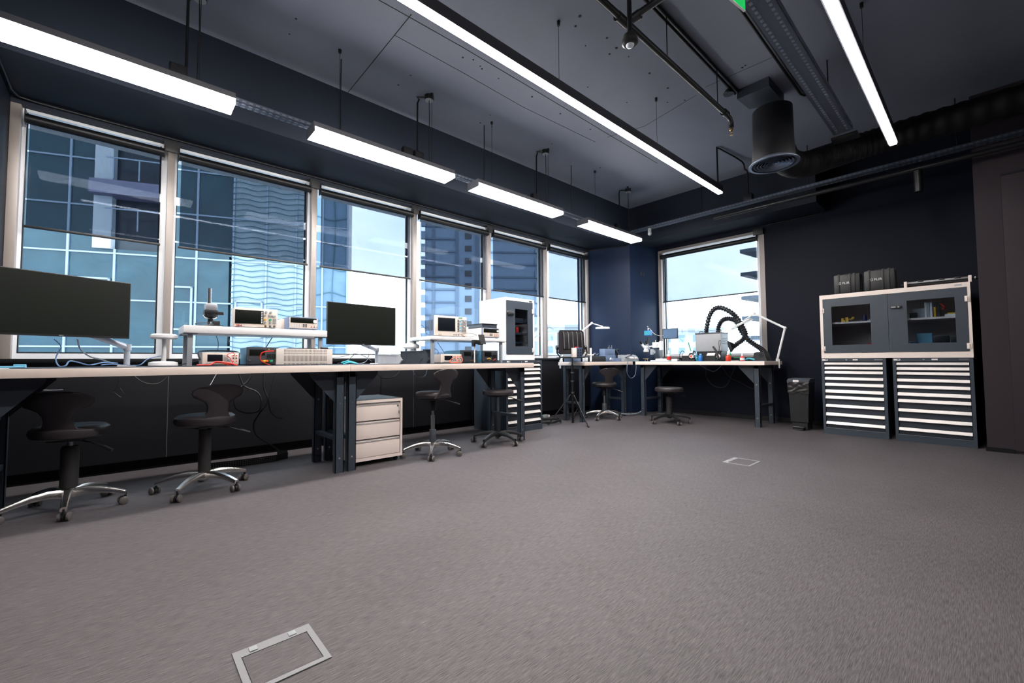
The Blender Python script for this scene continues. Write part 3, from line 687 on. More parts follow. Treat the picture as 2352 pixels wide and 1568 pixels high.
canopy(.37, 4.06, 'ceiling rose above the nearest wide pendant light, its conduit meeting the top frame edge', .30)
# junction boxes clipped on tray
for i, (x, lab) in enumerate(((.25, 'above the nearest wide pendant light'), (2.18, 'left of a pair above the second pendant light'), (2.31, 'right of a pair above the second pendant light'), (4.10, 'above the third wide pendant light'), (6.05, 'above the farthest wide pendant light'))):
    q = MB(); q.box(x-.055, YT-.03, 3.155, x+.055, YT+.03, 3.26, b=.006); q.box(x-.045, YT-.034, 3.165, x+.045, YT-.03, 3.25)
    tag(q.build('junction_box', BLACKM), 'square black tray junction box, '+lab, 'junction box', 'junction boxes on the tray over the windows')
# ======================= CABLE TRAYS =======================
def tray(p0, p1, wdt, h, label, slots=True, step=.05, rods=(), rows=(-.3, .3)):
    p0, p1 = V(p0), V(p1); d = (p1-p0).normalized(); n = V((-d.y, d.x, 0)); L = (p1-p0).length
    ang = math.atan2(d.y, d.x)
    t = thing('cable_tray', label, 'cable tray', p0, ang)
    q = MB(); q.box(0, -wdt/2, 0, L, wdt/2, .003).box(0, -wdt/2, 0, L, -wdt/2+.003, h).box(0, wdt/2-.003, 0, L, wdt/2, h); q.build('tray_channel', mat('tray_steel', (74, 82, 96), .35, metal=.5), t)
    q = MB(); x = .04
    while x < L-.04:
        for rw in rows: q.box(x, rw*wdt-.010, -.003, x+step*.55, rw*wdt+.010, 0, b=.0012)
        if h > .03: q.box(x, -wdt/2-.002, h*.5-.004, x+step*.55, -wdt/2, h*.5+.006)
        x += step
    o = q.build('slot', mat('tray_slot', (104, 112, 126), .45, metal=.3), t); o['kind'] = 'stuff'
    q = MB(); q.tube([(0, -.02, .02), (L*.3, .01, .022), (L*.6, -.015, .02), (L, .0, .022)], .012, sm=8); q.tube([(0, .02, .018), (L*.4, .03, .02), (L, .02, .02)], .009, sm=8); q.build('cable_bundle', CABLE, t)
    for x in rods: MB().cyl((x, 0, 0), (x, 0, ZC-p0.z-.002), .006, n=8).build('threaded_rod', BLACKM, t)
    return t
tray((XW+.02, YT, 3.12), (6.60, YT, 3.12), .075, .035, 'perforated black cable tray running above the wide pendant lights', rods=(1.02, 2.2, 3.95, 5.6))
tray((1.6, .945, 3.40), (5.62, .94, 3.40), .165, .05, 'broad perforated cable tray between the air diffuser and the right linear light', step=.055, rows=(-.27, .27), rods=(1.5, 3.4))
tag(B(5.66, .83, 3.375, 5.82, 1.06, 3.40, b=.004).build('junction_box', BLACKM), 'flat black junction box at the far end of the broad cable tray', 'junction box')
tray((6.82, 4.44, 3.30), (6.82, YS+.05, 3.30), .10, .04, 'perforated black cable tray running along the far wall above the window', rods=(1.45, 2.9, 4.3, 5.4))

# ======================= PIPES =======================
def pipe(name, pts, r, label, cat, m=BLACKM, sm=0, grp=None):
    q = MB(); q.tube(pts, r, n=12, sm=sm); return tag(q.build(name, m), label, cat, grp)
ZP = 3.5
t = thing('sprinkler_pipe', 'black sprinkler pipe with a brass head, crossing the upper middle of the ceiling', 'pipe', (3.5, 1.715, ZP))
MB().tube([(1.0, 1.715, ZP), (4.50, 1.70, ZP), (4.60, 1.70, ZP-.01), (4.63, 1.70, ZP-.05), (4.63, 1.70, ZP-.10)], .024, n=14).build('pipe_run', BLACKM, t, world=True)
MB().tube([(2.70, 1.71, ZP), (2.72, 1.40, ZP+.02), (2.74, .2, ZP+.02)], .024, n=14).build('pipe_branch', BLACKM, t, world=True)
for a_, b_ in (((2.60, 1.715, ZP), (2.72, 1.715, ZP)), ((2.715, 1.66, ZP+.004), (2.717, 1.60, ZP+.008)), ((4.44, 1.70, ZP), (4.52, 1.70, ZP))): MB().cyl(a_, b_, .034, n=16).build('pipe_coupling', BLACKM, t, world=True)
q = MB(); q.lathe([(0, 0), (.016, 0), (.018, -.02), (.010, -.03), (.010, -.045), (0, -.045)], (4.63, 1.70, ZP-.10), n=12); q.tube([(4.615, 1.70, ZP-.13), (4.612, 1.70, ZP-.15), (4.63, 1.70, ZP-.172), (4.648, 1.70, ZP-.15), (4.645, 1.70, ZP-.13)], .003).cyl((4.63, 1.70, ZP-.172), (4.63, 1.70, ZP-.176), .016); q.build('sprinkler_head', BRASS, t, world=True)
for x in (3.3, 4.3): MB().cyl((x, 1.70, ZP), (x, 1.70, ZC), .005, n=6).build('hanger_rod', BLACKM, t, world=True)
t = thing('presence_sensor', 'round presence sensor with a pale lens hanging on a short black rod at the top', 'sensor', (2.56, 1.59, 3.2))
MB().cyl((2.56, 1.59, 3.26), (2.56, 1.59, ZC), .016, n=12).build('rod', BLACKM, t, world=True)
MB().lathe([(0, .07), (.03, .07), (.045, .055), (.047, .03), (.055, .022), (.055, .0), (.04, -.012), (0, -.012)], (2.56, 1.59, 3.2), n=28).build('housing', BLACK, t, world=True)
MB().sph((2.56, 1.59, 3.192), .030, (1, 1, .8)).build('lens', FROST, t, world=True)
for i, yy in enumerate((1.735, 1.70)):
    pipe('conduit', [(1.2, yy, ZC-.02), (4.86, yy, ZC-.02)], .013, ['left', 'right'][i]+' one of two parallel ceiling conduits leading to the flat ceiling box', 'conduit', grp='parallel ceiling conduits')
for i, yy in enumerate((1.26, 1.225)):
    pipe('conduit', [(1.5, yy, ZC-.02), (5.40, yy, ZC-.02), (5.46, yy-.02, ZC-.02), (5.48, 1.15, ZC-.02)], .012, ['left', 'right'][i]+' one of two conduits bending beside the broad cable tray', 'conduit', grp='bending ceiling conduits')
tag(MB().ext([(4.84, 1.71, ZC-.10), (5.14, 1.69, ZC-.10), (5.29, 1.39, ZC-.10), (4.84, 1.40, ZC-.10)], (0, 0, .10)).build('ceiling_box', ANTHD, smooth=0), 'flat dark box on the ceiling above the air diffuser', 'box')
tag(MB().lathe([(0, 0), (.05, 0), (.055, .012), (.03, .05), (.02, .06), (0, .06)], (4.75, 1.76, ZC-.06), n=20).build('smoke_detector', BLACK), 'small round black detector beside the flat ceiling box', 'detector')
# air diffuser
DC = at(1765, 362, 2, 3.1); dx, dy = DC.x+.22, DC.y+.01
dx, dy, dz_ = 5.17, 1.475, 3.10
t = thing('air_diffuser', 'large round black air diffuser with concentric rings hanging from a duct', 'air diffuser', (dx, dy, dz_))
MB().lathe([(.205, .03), (.205, .035), (.195, .22), (.19, .60), (.001, .60), (.001, .59), (.18, .59), (.185, .2), (.19, .03)], (dx, dy, dz_), n=40, cap=False).build('drum', BLACKM, t, world=True)
RIM = mat('diffuser_ring', (120, 130, 148), .3, metal=.5)
MB().lathe([(.212, 0), (.240, .0), (.240, .008), (.214, .035), (.21, .035), (.216, .01)], (dx, dy, dz_), n=48, cap=False).build('rim', RIM, t, world=True)
for i in range(6):
    r_ = .188-.030*i; MB().lathe([(r_, .004), (r_-.004, .004), (r_-.022, .030), (r_-.018, .030)], (dx, dy, dz_), n=40, cap=False).build('cone_ring', RIM if i < 6 else BLACK, t, world=True)
B(dx-.010, dy-.012, dz_+.01, dx+.012, dy+.012, dz_+.03, b=.004).build('centre_knob', RIM, t, world=True)
q = MB(); ang = math.radians(-5)
def hoser(base, amp, n): return lambda u: base+amp*math.sin(u*n*2*math.pi)
q.tube([(dx+.10, dy-.02, dz_+.22), (dx+.35, dy-.03, dz_+.14), (dx+.60, dy-.12, dz_+.14), (dx+.85, dy-.30, dz_+.24), (dx+1.1, dy-.9, dz_+.36), (dx+1.2, dy-2.6, dz_+.38)], hoser(.14, .006, 70), n=24, sm=60)
q.build('flexible_duct', mat('duct_foil_black', (10, 11, 15), .6, spec=.25), t, world=True)
# conduit going round over far wall, duct pipes
pA = at(1650, 340, 2, ZC-.02); pB = at(1703, 370, 2, ZC-.03); pC = at(1717, 396, 0, 6.81); pD = at(1719, 447, 0, 6.81); pD.y = pC.y
pipe('conduit', [pA, pB, (pC.x-.05, pC.y+.02, pC.z+.04), pC, pD], .011, 'bent conduit dropping to the far cable tray beside the air diffuser', 'conduit', sm=3)
pipe('conduit', [(pA.x, pA.y+.02, ZC), (pA.x, pA.y+.02, 3.352)], .011, 'straight conduit dropping to the end of the middle linear light', 'conduit')
tag(B(6.77, pC.y-.06, 3.336, 6.87, pC.y+.06, 3.44, b=.005).build('junction_box', BLACKM), 'square black junction box on the far cable tray below the bent conduit', 'junction box')
pipe('drain_pipe', [(6.70, 2.75, 3.17), (6.70, YS+.02, 3.17)], .028, 'long black pipe under the far cable tray', 'pipe')
sp_ = at(2111, 440, 0, 6.70)
pipe('pipe_stub', [(6.70, sp_.y, 3.145), (6.70, sp_.y, sp_.z)], .04, 'short black pipe stub hanging below the long pipe, above the glazed cabinet', 'pipe')
q = MB(); q.cyl((6.80, 3.90, 3.30), (6.80, 3.90, 3.22), .03, n=14).sph((6.80, 3.90, 3.21), .034)
tag(q.build('spot_sensor', GREYP), 'small round pale fitting hanging under the far cable tray above the window', 'sensor')
pipe('conduit', [(XW+.02, YS, ZS-.015), (XW+.02, YW-.14, ZS-.015), (XW+.05, YW-.04, ZS-.02), (XW+.15, YW-.015, ZS-.02), (3.5, YW-.015, ZS-.02), (6.78, YW-.015, ZS-.02), (6.86, YW-.05, ZS-.02), (6.93, 5.1, ZS-.02), (7.08, 4.70, ZS-.02), (7.11, 4.55, ZS-.01)], .010, 'black conduit along the soffit edge above the six left windows', 'conduit')
pipe('conduit', [(XE-.02, 2.35, ZS-.02), (XE-.02, 1.60, ZS-.02), (XE-.02, 1.53, ZS+.03), (XE-.02, 1.50, ZS+.3)], .010, 'black conduit along the soffit above the far window', 'conduit')
q = MB(); q.box(7.36, 4.425, 2.62, 7.42, 4.44, 2.70, b=.004).box(7.43, 4.405, 2.61, 7.47, 4.425, 2.69, b=.004)
tag(q.build('wall_sensor', BLACK), 'small black twin fitting high on the pillar face beside the far window', 'sensor')
# beams across the slab near the duct
# exit sign
pa, pb = at(1708, 27, 2, 3.3), at(1640, -30, 2, 3.3)
d = (pb-pa); d.z = 0; d.normalize(); nn = V((-d.y, d.x, 0))
t = thing('exit_sign', 'green exit sign plate whose lower corner shows at the top frame edge', 'sign', pa)
q = MB(); q.ext([pa, pa+d*.30, pa+d*.30+V((0, 0, .16)), pa+V((0, 0, .16))], nn*.012); q.build('sign_plate', SIGNG, t, world=True, smooth=0)
q = MB(); q.ext([pa-V((0, 0, .004)), pa+d*.30-V((0, 0, .004)), pa+d*.30, pa], nn*.013); q.build('sign_edge', PAPER, t, world=True, smooth=0)
MB().cyl(pa+d*.15+V((0, 0, .16)), V(((pa+d*.15).x, (pa+d*.15).y, ZC)), .006, n=8).build('hanger_rod', BLACKM, t, world=True)

# ======================= EQUIPMENT HELPERS =======================
def fr(px0, px1, py, ax, val, z0):
    a = at(px0, py, ax, val); c = at(px1, py, ax, val)
    if ax == 1: return (a.x, val, z0), 0, c.x-a.x, (a.z+c.z)/2-z0
    return (val, a.y, z0), -HP, a.y-c.y, (a.z+c.z)/2-z0
def dial(q, x, y, z, r, d=.012): q.cyl((x, y, z), (x, y-d, z), r, r*.9, n=14)
def instrument(name, label, cat, F, D, body, panel=None, screen=None, scol=LCD, knobs=(), buttons=(), jacks=(), foot=True, handle=False, dark_top=None, vent=False, side=None):
    loc, rz, w_, h = F; f = .008 if foot else 0
    t = thing(name, label, cat, loc, rz)
    q = MB().use(side or body); q.box(.004, .012, f, w_-.004, D, h-.002, b=.006); q.use(body).box(0, 0, f, w_, .022, h, b=.005)
    if vent:
        q.use(BLACK)
        for i in range(7): q.box(.0035, .05+i*.026, f+h*.25, .0045, .062+i*.026, h*.8)
    q.build('housing', None, t)
    if panel: B(.006*1, -.002, f+.006, w_-.006, .002, h-.008, b=.001).build('front_panel', panel, t)
    if screen:
        x0, x1, z0, z1 = screen; B(x0*w_, -.005, f+z0*(h-f), x1*w_, 0, f+z1*(h-f), b=.001).build('screen', scol, t)
    if dark_top:
        x0, x1, z0, z1 = dark_top; B(x0*w_, -.0045, f+z0*(h-f), x1*w_, 0, f+z1*(h-f), b=.001).build('display_strip', SCREEN, t)
    for (x, z, r, m) in knobs:
        q = MB(); dial(q, x*w_, -.001, f+z*(h-f), r); q.build('knob', m, t)
    for (x0, x1, nx, z0, z1, nz_, m) in buttons:
        q = MB(); bw = (x1-x0)*w_/nx; bh = (z1-z0)*(h-f)/nz_
        for i in range(nx):
            for j in range(nz_): q.box(x0*w_+bw*(i+.15), -.006, f+z0*(h-f)+bh*(j+.2), x0*w_+bw*(i+.85), 0, f+z0*(h-f)+bh*(j+.8))
        o = q.build('button_pad', m, t); o['kind'] = 'stuff'
    for (x, z, m) in jacks:
        q = MB(); dial(q, x*w_, -.001, f+z*(h-f), .005, .008); q.build('jack', m, t)
    if foot:
        for x in (.02, w_-.04):
            B(x, .01, 0, x+.02, .04, f+.002).build('foot', BLACKR, t)
    if handle:
        q = MB(); q.tube([(-.006, .05, h*.45), (-.012, .10, h*1.0), (w_*.2, .14, h*1.13), (w_*.8, .14, h*1.13), (w_+.012, .10, h*1.0), (w_+.006, .05, h*.45)], .006, sm=4); q.build('carry_handle', DGREY, t)
    return t
def cable(pts, label, m=CABLE, r=.0035, name='cable', sm=6, grp=None):
    P = [V(p) for p in pts]
    if .80 < P[0].z < .92: P[0].z = .912
    if .80 < P[-1].z < .92: P[-1].z = .912
    q = MB(); q.tube(P, r, n=6, sm=sm); return tag(q.build(name, m), label, 'cable', grp)
def A(px, py, ax, val): return at(px, py, ax, val)

# ======================= EQUIPMENT SHELVES =======================
def eshelf(x0, x1, y0, y1, ztop, th, label):
    t = thing('equipment_shelf', label, 'shelf', ((x0+x1)/2, (y0+y1)/2, TM))
    B(x0, y0, ztop-th, x1, y1, ztop, b=.004).build('shelf_board', WHITE, t, world=True)
    for x in (x0+.045, x1-.045):
        for y in (y0+.05, y1-.05):
            q = MB(); q.box(x-.016, y-.016, TM if y < 4.38 else T0, x+.016, y+.016, ztop-th-.008, b=.003).box(x-.045, y-.03, ztop-th-.008, x+.045, y+.03, ztop-th); q.build('post', GREYP, t, world=True)
S1Z, S2Z = 1.284, 1.275
eshelf(.33, 1.393, 4.10, 4.52, S1Z, .058, 'white raised shelf on the left workbench carrying the wide oscilloscope')
eshelf(2.505, 3.60, 4.10, 4.60, S2Z, .040, 'white raised shelf on the middle workbench beside the white cabinet')

# ======================= MONITORS =======================
def monitor(cr, rz, w_, h, zb, label, arm, armlabel):
    # cr: bottom right corner (x,y)
    t = thing('monitor', label, 'monitor', (cr[0]-w_*math.cos(rz), cr[1]-w_*math.sin(rz), zb), rz)
    B(0, .004, 0, w_, .03, h, b=.004).build('housing', BLACK, t)
    B(w_*.2, .03, h*.2, w_*.8, .055, h*.8, b=.01).build('back_cover', BLACK, t)
    B(.006, .002, .016, w_-.006, .0045, h-.006).build('screen_panel', SCREEN, t)
    B(w_*.5-.012, .0015, .005, w_*.5+.012, .003, .010).build('badge', GREYP, t)
    a = t
    bx, by = arm[0]
    B(bx-.055, by-.05, T0, bx+.055, by+.05, T0+.012, b=.004).build('arm_base', LIGHTG, a, world=True)
    MB().cyl((bx, by, T0+.01), (bx, by, arm[1]), .019, n=18).build('arm_column', mat('arm_silver', (176, 182, 192), .35, metal=.3), a, world=True)
    q = MB(); p = [V((bx, by, arm[1]+.012)), V(arm[2])]; q.tube([p[0], p[0]*.5+p[1]*.5, p[1]], .022, n=14).cyl((bx, by, arm[1]-.012), (bx, by, arm[1]+.036), .026, n=18); q.build('support_arm', mat('arm_silver', (0, 0, 0)), a, world=True)
    q = MB(); q.tube([p[1], V(arm[3])], .016, n=12); q.build('tilt_head', BLACK, a, world=True)
r1 = math.radians(24.7)
p1 = A(298, 778, 1, 4.42)
cx1 = p1.x-.40*math.cos(r1); cy1 = p1.y-.40*math.sin(r1)
ab = A(291, 836, 1, 4.52)
monitor((p1.x, p1.y), r1, .775, .43, p1.z, 'very large dark monitor turned slightly, cut by the left frame edge', ((ab.x, 4.52), A(291, 801, 1, 4.52).z, (cx1+.12, cy1+.14, 1.22), (cx1+.02, cy1+.06, 1.33)), 'silver monitor arm holding the very large monitor at the left')
r2 = math.radians(5)
p2 = A(909, 794, 1, 4.34)
monitor((p2.x, p2.y), r2, .755, .418, p2.z, 'dark monitor on the middle workbench between the two white shelves', ((A(865, 833, 1, 4.55).x, 4.55), A(865, 806, 1, 4.55).z, (p2.x-.33, 4.44, 1.18), (p2.x-.37, 4.36, 1.32)), 'pale monitor arm holding the monitor of the middle workbench')

# ======================= LEFT BENCH ITEMS =======================
def disc_lamp(x, y, zh, r, label, tilt=0):
    t = thing('desk_lamp', label, 'lamp', (x, y, TM))
    MB().lathe([(0, 0), (.085, 0), (.09, .006), (.088, .028), (.06, .036), (0, .04)], (x, y, TM), n=36).build('base', WHITE, t, world=True)
    MB().tube([(x, y, TM+.03), (x+.004, y, (TM+zh)/2), (x, y, zh)], lambda u: .016-.005*u, n=14, sm=4).build('stem', WHITE, t, world=True)
    MB().lathe([(0, zh), (r*.93, zh), (r, zh+.008), (r, zh+.026), (r*.85, zh+.036), (0, zh+.040)], (x, y, 0), n=40).build('lamp_head', WHITE, t, world=True)
pl = A(377, 770, 1, 4.2); disc_lamp(pl.x, 4.2, A(377, 778, 1, 4.2).z, .083, 'white disc-headed desk lamp left of the left shelf')
# digital microscope on shelf 1
F = fr(455, 512, 745, 1, 4.22, S1Z); px_ = F[0][0]; sc1 = F[2]
t = thing('digital_microscope', 'silver and black digital microscope with a tall column on the left shelf', 'microscope', (px_+sc1*.45, 4.25, S1Z))
B(px_, 4.17, S1Z, px_+sc1, 4.33, S1Z+.012, b=.003).build('base_plate', BLACK, t, world=True)
xx = A(481, 700, 1, 4.29).x; zt = A(481, 662, 1, 4.29).z
MB().cyl((xx, 4.29, S1Z+.01), (xx, 4.29, zt), .0135, n=16).build('column', STEEL, t, world=True)
a0, a1 = A(471, 696, 1, 4.22), A(498, 722, 1, 4.22)
q = MB().use(mat('silver_plastic', (170, 172, 180), .3, metal=.4)); q.box(a0.x, 4.19, a1.z+.03, a1.x, 4.30, a0.z, b=.012).use(BLACK).box(a0.x-.006, 4.195, a1.z, a1.x+.006, 4.295, a1.z+.034, b=.008); q.build('head', None, t, world=True)
xm = (a0.x+a1.x)/2
MB().lathe([(0, 0), (.045, 0), (.04, -.022), (.02, -.03), (.018, -.06), (0, -.06)], (xm, 4.23, a1.z), n=20).build('lens', BLACK, t, world=True)
MB().tube([(xm-.05, 4.23, a1.z-.012), (xm-.03, 4.22, a1.z-.034), (xm, 4.215, a1.z-.036), (xm+.03, 4.22, a1.z-.034), (xm+.05, 4.23, a1.z-.008)], .004, sm=4).build('arc_rail', CHROME, t, world=True)
B(a1.x+.004, 4.20, a1.z-.004, a1.x+.045, 4.235, a1.z+.022, b=.003).build('side_unit', BLACK, t, world=True)
F = fr(488, 505, 737, 1, 4.19, S1Z+.012); tag(B(F[0][0], 4.18, S1Z+.012, F[0][0]+F[2], 4.23, S1Z+.012+F[3], b=.003).build('camera_module', BLACK), 'small black module standing on the microscope base plate of the left shelf', 'device')
cable([(px_+.0, 4.2, S1Z+.005), (px_-.02, 4.19, S1Z+.02), (px_+.04, 4.18, S1Z+.03), (px_+.08, 4.175, S1Z+.02), (px_+.03, 4.165, S1Z+.006), (px_+.10, 4.165, S1Z+.018)], 'black cable curled on the microscope base of the left shelf')
KM = WHITE
instrument('oscilloscope', 'wide cream oscilloscope with a large dark screen on the left shelf', 'oscilloscope', fr(538, 638, 708, 1, 4.13, S1Z), .15, BEIGE, screen=(.02, .66, .17, .88), scol=SCREEN,
    knobs=[(.72, .82, .010, GREYP), (.83, .82, .010, GREYP), (.93, .62, .009, GREYP), (.69, .63, .008, GREYP), (.70, .42, .010, YELLOW), (.82, .42, .010, GREEN), (.70, .25, .008, GREYP), (.82, .25, .008, GREYP), (.71, .07, .009, BRASS), (.82, .07, .009, STEEL), (.92, .07, .009, STEEL)],
    buttons=[(.76, .90, 4, .55, .70, 1, GREYP), (.88, .97, 2, .2, .5, 4, GREYP), (.60, .645, 1, .2, .85, 7, WHITE)], jacks=[(.07, .06, RED), (.10, .06, BLACK), (.13, .06, RED), (.16, .06, BLACK)])
instrument('bench_power_supply', 'blue-grey bench power supply with a round dial at the right end of the left shelf', 'power supply', fr(663, 731, 728, 1, 4.13, S1Z), .22, BLUEG, panel=BEIGE, dark_top=(.06, .94, .50, .92),
    knobs=[(.88, .66, .017, WHITE)], buttons=[(.1, .42, 4, .15, .42, 3, WHITE), (.46, .62, 2, .15, .42, 3, DGREY)], jacks=[(.76, .2, RED), (.86, .2, BLACK), (.94, .2, GREYP)])
F = fr(646, 660, 732, 1, 4.28, S1Z); tag(B(F[0][0], 4.28, S1Z, F[0][0]+F[2], 4.46, S1Z+F[3], b=.004).build('adapter_box', BEIGE), 'small cream box between the oscilloscope and the power supply of the left shelf', 'box')
instrument('bench_multimeter', 'beige bench multimeter with red leads under the left shelf', 'multimeter', fr(464, 549, 809, 1, 4.10, TM), .22, mat('meter_beige', (190, 178, 170), .45), panel=BEIGE, screen=(.14, .55, .26, .82), handle=True,
    buttons=[(.57, .70, 3, .2, .8, 5, GREYP), (.1, .55, 6, .08, .17, 1, GREYP)], knobs=[(.74, .38, .011, GREYP)], jacks=[(.84, .75, RED), (.84, .52, BLACK), (.93, .75, RED), (.93, .52, BLACK), (.84, .28, RED), (.93, .28, RED)])
def P1(px, py, Y): return A(px, py, 1, Y)
cable([P1(540, 817, 4.085), P1(535, 810, 4.05), P1(522, 815, 4.04), P1(530, 824, 4.04), P1(534, 836, 4.03), P1(520, 838, 4.0)], 'thin red test lead looping over the multimeter of the left bench', RED, .003, 'test_lead')
cable([P1(452, 838, 4.0), P1(468, 838, 3.99), P1(485, 837, 3.98), P1(495, 831, 3.99), P1(515, 832, 4.0), P1(535, 836, 4.02), P1(545, 839, 4.0)], 'bundle of thick red probe leads lying before the left multimeter', RED, .0065, 'test_lead')
cable([P1(484, 836, 4.03), P1(497, 832, 4.03), P1(512, 834, 4.03), P1(530, 838, 4.02)], 'short orange probe lead beside the thick red probe leads', ORANGE, .005, 'test_lead')
instrument('power_supply', 'dark grey power supply with coloured terminals beside the vented box of the left bench', 'power supply', fr(567, 640, 797, 1, 4.12, TM), .30, DGREY, screen=(.08, .56, .52, .86), scol=SCREEN, side=LBLUE,
    buttons=[(.62, .92, 4, .32, .62, 3, BLACK)], knobs=[(.08, .22, .009, STEEL)], jacks=[(.68, .88, YELLOW), (.86, .88, TEAL), (.6, .22, YELLOW), (.8, .22, GREEN)])
cable([P1(620, 838, 4.08), P1(600, 828, 4.07), P1(600, 812, 4.06), P1(612, 807, 4.05), P1(630, 806, 4.06)], 'red lead arcing between the dark power supply and the vented box', RED, .0045, 'test_lead')
for i, (x, m, c) in enumerate(((606, YELLOW, 'yellow'), (612, ORANGE, 'orange'), (622, GREEN, 'green'))):
    p = P1(x, 829, 4.085); tag(B(p.x-.008, p.y-.02, p.z-.008, p.x+.010, p.y+.03, p.z+.008, b=.003).build('banana_plug', m), c+' plug in the front of the dark power supply of the left bench', 'plug')
# vented box
F = fr(635, 764, 801, 1, 4.10, TM); loc, rz, w_, h = F
t = thing('vented_instrument', 'long cream vented box lying across the right end of the left bench', 'instrument', loc)
B(0, 0, .004, w_, .22, h, b=.004).build('housing', mat('vent_cream', (214, 206, 200), .45), t)
q = MB()
for j, (z0, z1) in enumerate(((.80, .96), (.66, .76), (.22, .58), (.03, .13))):
    n_ = 34
    for i in range(n_): q.box(w_*(.13+.77*i/n_), -.0012, h*z0, w_*(.13+.77*(i+.45)/n_), .001, h*z1)
q.build('vent_slots', mat('slot_shadow', (120, 112, 106), .8), t)['kind'] = 'stuff'
F = fr(664, 727, 798, 1, 4.12, loc[2]+h); tag(B(F[0][0], 4.12, loc[2]+h, F[0][0]+F[2], 4.2, loc[2]+h+.008, b=.002).build('flat_tray', BLACK), 'thin black plate on top of the cream vented box', 'tray')
F = fr(736, 754, 796, 1, 4.13, loc[2]+h); tag(B(F[0][0], 4.13, loc[2]+h, F[0][0]+F[2], 4.18, loc[2]+h+.018, b=.002).build('small_box', BLACK), 'small black box on the right top end of the cream vented box', 'box')
# cables on the left bench
cable([P1(124, 778, 4.5), P1(140, 796, 4.5), P1(128, 822, 4.4), P1(135, 840, 4.2), P1(150, 840, 4.15), P1(160, 829, 4.2), P1(180, 832, 4.3), P1(205, 838, 4.1), P1(240, 832, 4.2), P1(270, 834, 4.3)], 'grey-blue cable dropping from the very large monitor and curling over the left bench', CABLEB, .0045)
cable([P1(178, 778, 4.5), P1(184, 800, 4.55), P1(205, 818, 4.5), P1(235, 826, 4.5), P1(260, 835, 4.4)], 'darker cable hanging from the very large monitor to the bench top', CABLEG, .005)
cable([P1(232, 838, 4.1), P1(255, 836, 4.2), P1(285, 838, 4.3), P1(320, 838, 4.3), P1(340, 824, 4.45), P1(370, 817, 4.5)], 'thin cable running from the monitor arm base towards the disc-headed lamp', CABLEB, .0035)
cable([P1(400, 840, 4.3), P1(430, 834, 4.4), P1(470, 824, 4.5), P1(500, 815, 4.58)], 'black cable running behind the left multimeter', CABLE, .004)
cable([P1(495, 768, 4.5), P1(501, 785, 4.52), P1(500, 808, 4.55), P1(498, 826, 4.5)], 'grey cable hanging from the rear of the left shelf', CABLEG, .003)
cable([P1(627, 772, 4.5), P1(612, 796, 4.5), P1(604, 812, 4.5)], 'black cable hanging slantwise behind the dark power supply', CABLE, .004)
q = MB(); a = P1(8, 840, 3.98); q.box(a.x-.05, 3.95, TM, a.x+.09, 4.02, TM+.012, b=.004).box(a.x+.04, 3.96, TM+.01, a.x+.09, 4.01, TM+.022, b=.004)
tag(q.build('wrist_strap', LBLUE), 'light blue strap lying at the far left end of the left bench', 'strap')

# ======================= MIDDLE BENCH ITEMS =======================
q = MB(); q.tube([P1(784, 833, 4.0), P1(800, 829, 4.02), P1(818, 834, 4.0)], .007, sm=4).tube([P1(788, 836, 3.98), P1(802, 832, 3.99), P1(822, 836, 3.98)], .007, sm=4).cyl(P1(800, 830, 4.01), P1(806, 832, 3.99), .009)
for v in q.b.verts: v.co.z = max(v.co.z, TM)
tag(q.build('pliers', TEAL), 'teal-handled pliers at the left end of the middle bench', 'pliers')
cable([P1(826, 797, 4.4), P1(815, 812, 4.45), P1(800, 826, 4.3), P1(785, 832, 4.1), P1(775, 834, 4.2)], 'thin black cable slanting down from the second monitor', CABLE, .003)
cable([P1(847, 796, 4.45), P1(847, 815, 4.5), P1(842, 828, 4.4), P1(830, 834, 4.2), P1(815, 832, 4.1), P1(808, 829, 4.05)], 'thin grey cable dropping straight from the second monitor', CABLEG, .003)
cable([P1(764, 822, 4.5), P1(790, 818, 4.5), P1(815, 812, 4.5), P1(835, 817, 4.5), P1(855, 830, 4.4)], 'arched thin cable behind the pliers of the middle bench', CABLEG, .003)
def bin_(px0, px1, py, Y, label, m, D=.16, grp=None, lift=0):
    loc, rz, w_, h = fr(px0, px1, py, 1, Y, TM)
    # open-front bin turned: opening to the right
    t = thing('storage_bin', label, 'bin', (loc[0]+.01, loc[1]+.02, loc[2]), math.radians(-38), grp)
    w_ *= 1.05; D *= .72
    th = .004
    def wall(poly, v): return MB().ext(poly, v)
    q = MB()
    prof = [(0, 0), (w_*.80, 0), (w_, h*.42), (w_*.96, h*.46), (w_*.72, h*.98), (w_*.70, h), (0, h)]
    q.ext([(x, 0, z) for x, z in prof], (0, th, 0)); q.ext([(x, D-th, z) for x, z in prof], (0, th, 0))
    q.box(.0005, .0005, .0005, th, D-.0005, h-.0005).box(th, th, 0.0005, w_*.8, D-th, th)
    q.ext([(w_*.80, 0, 0), (w_, 0, h*.42), (w_-th, 0, h*.42), (w_*.80-th, 0, 0)], (0, D, 0))
    q.build('bin_shell', m, t, smooth=0)
    q = MB()
    for x in (.22, .5): q.ext([(x*w_, -.004, .0), (x*w_+.006, -.004, 0), (x*w_+.006, -.004, h), (x*w_, -.004, h)], (0, .005, 0))
    q.box(-.004, -.005, h-.010, w_*.70, .006, h, b=.002).box(-.004, D-.006, h-.010, w_*.70, D+.005, h, b=.002); q.build('rim_and_ribs', m, t, smooth=0)
GB = mat('bin_grey', (176, 182, 190), .45); DB = mat('bin_dark', (58, 64, 74), .38)
bin_(868, 899, 813, 4.18, 'light grey storage bin, the left one of two beside the second monitor', GB, .12, 'light grey bins')
bin_(893, 919, 814, 4.08, 'light grey storage bin, the right one of two beside the second monitor', GB, .10, 'light grey bins')
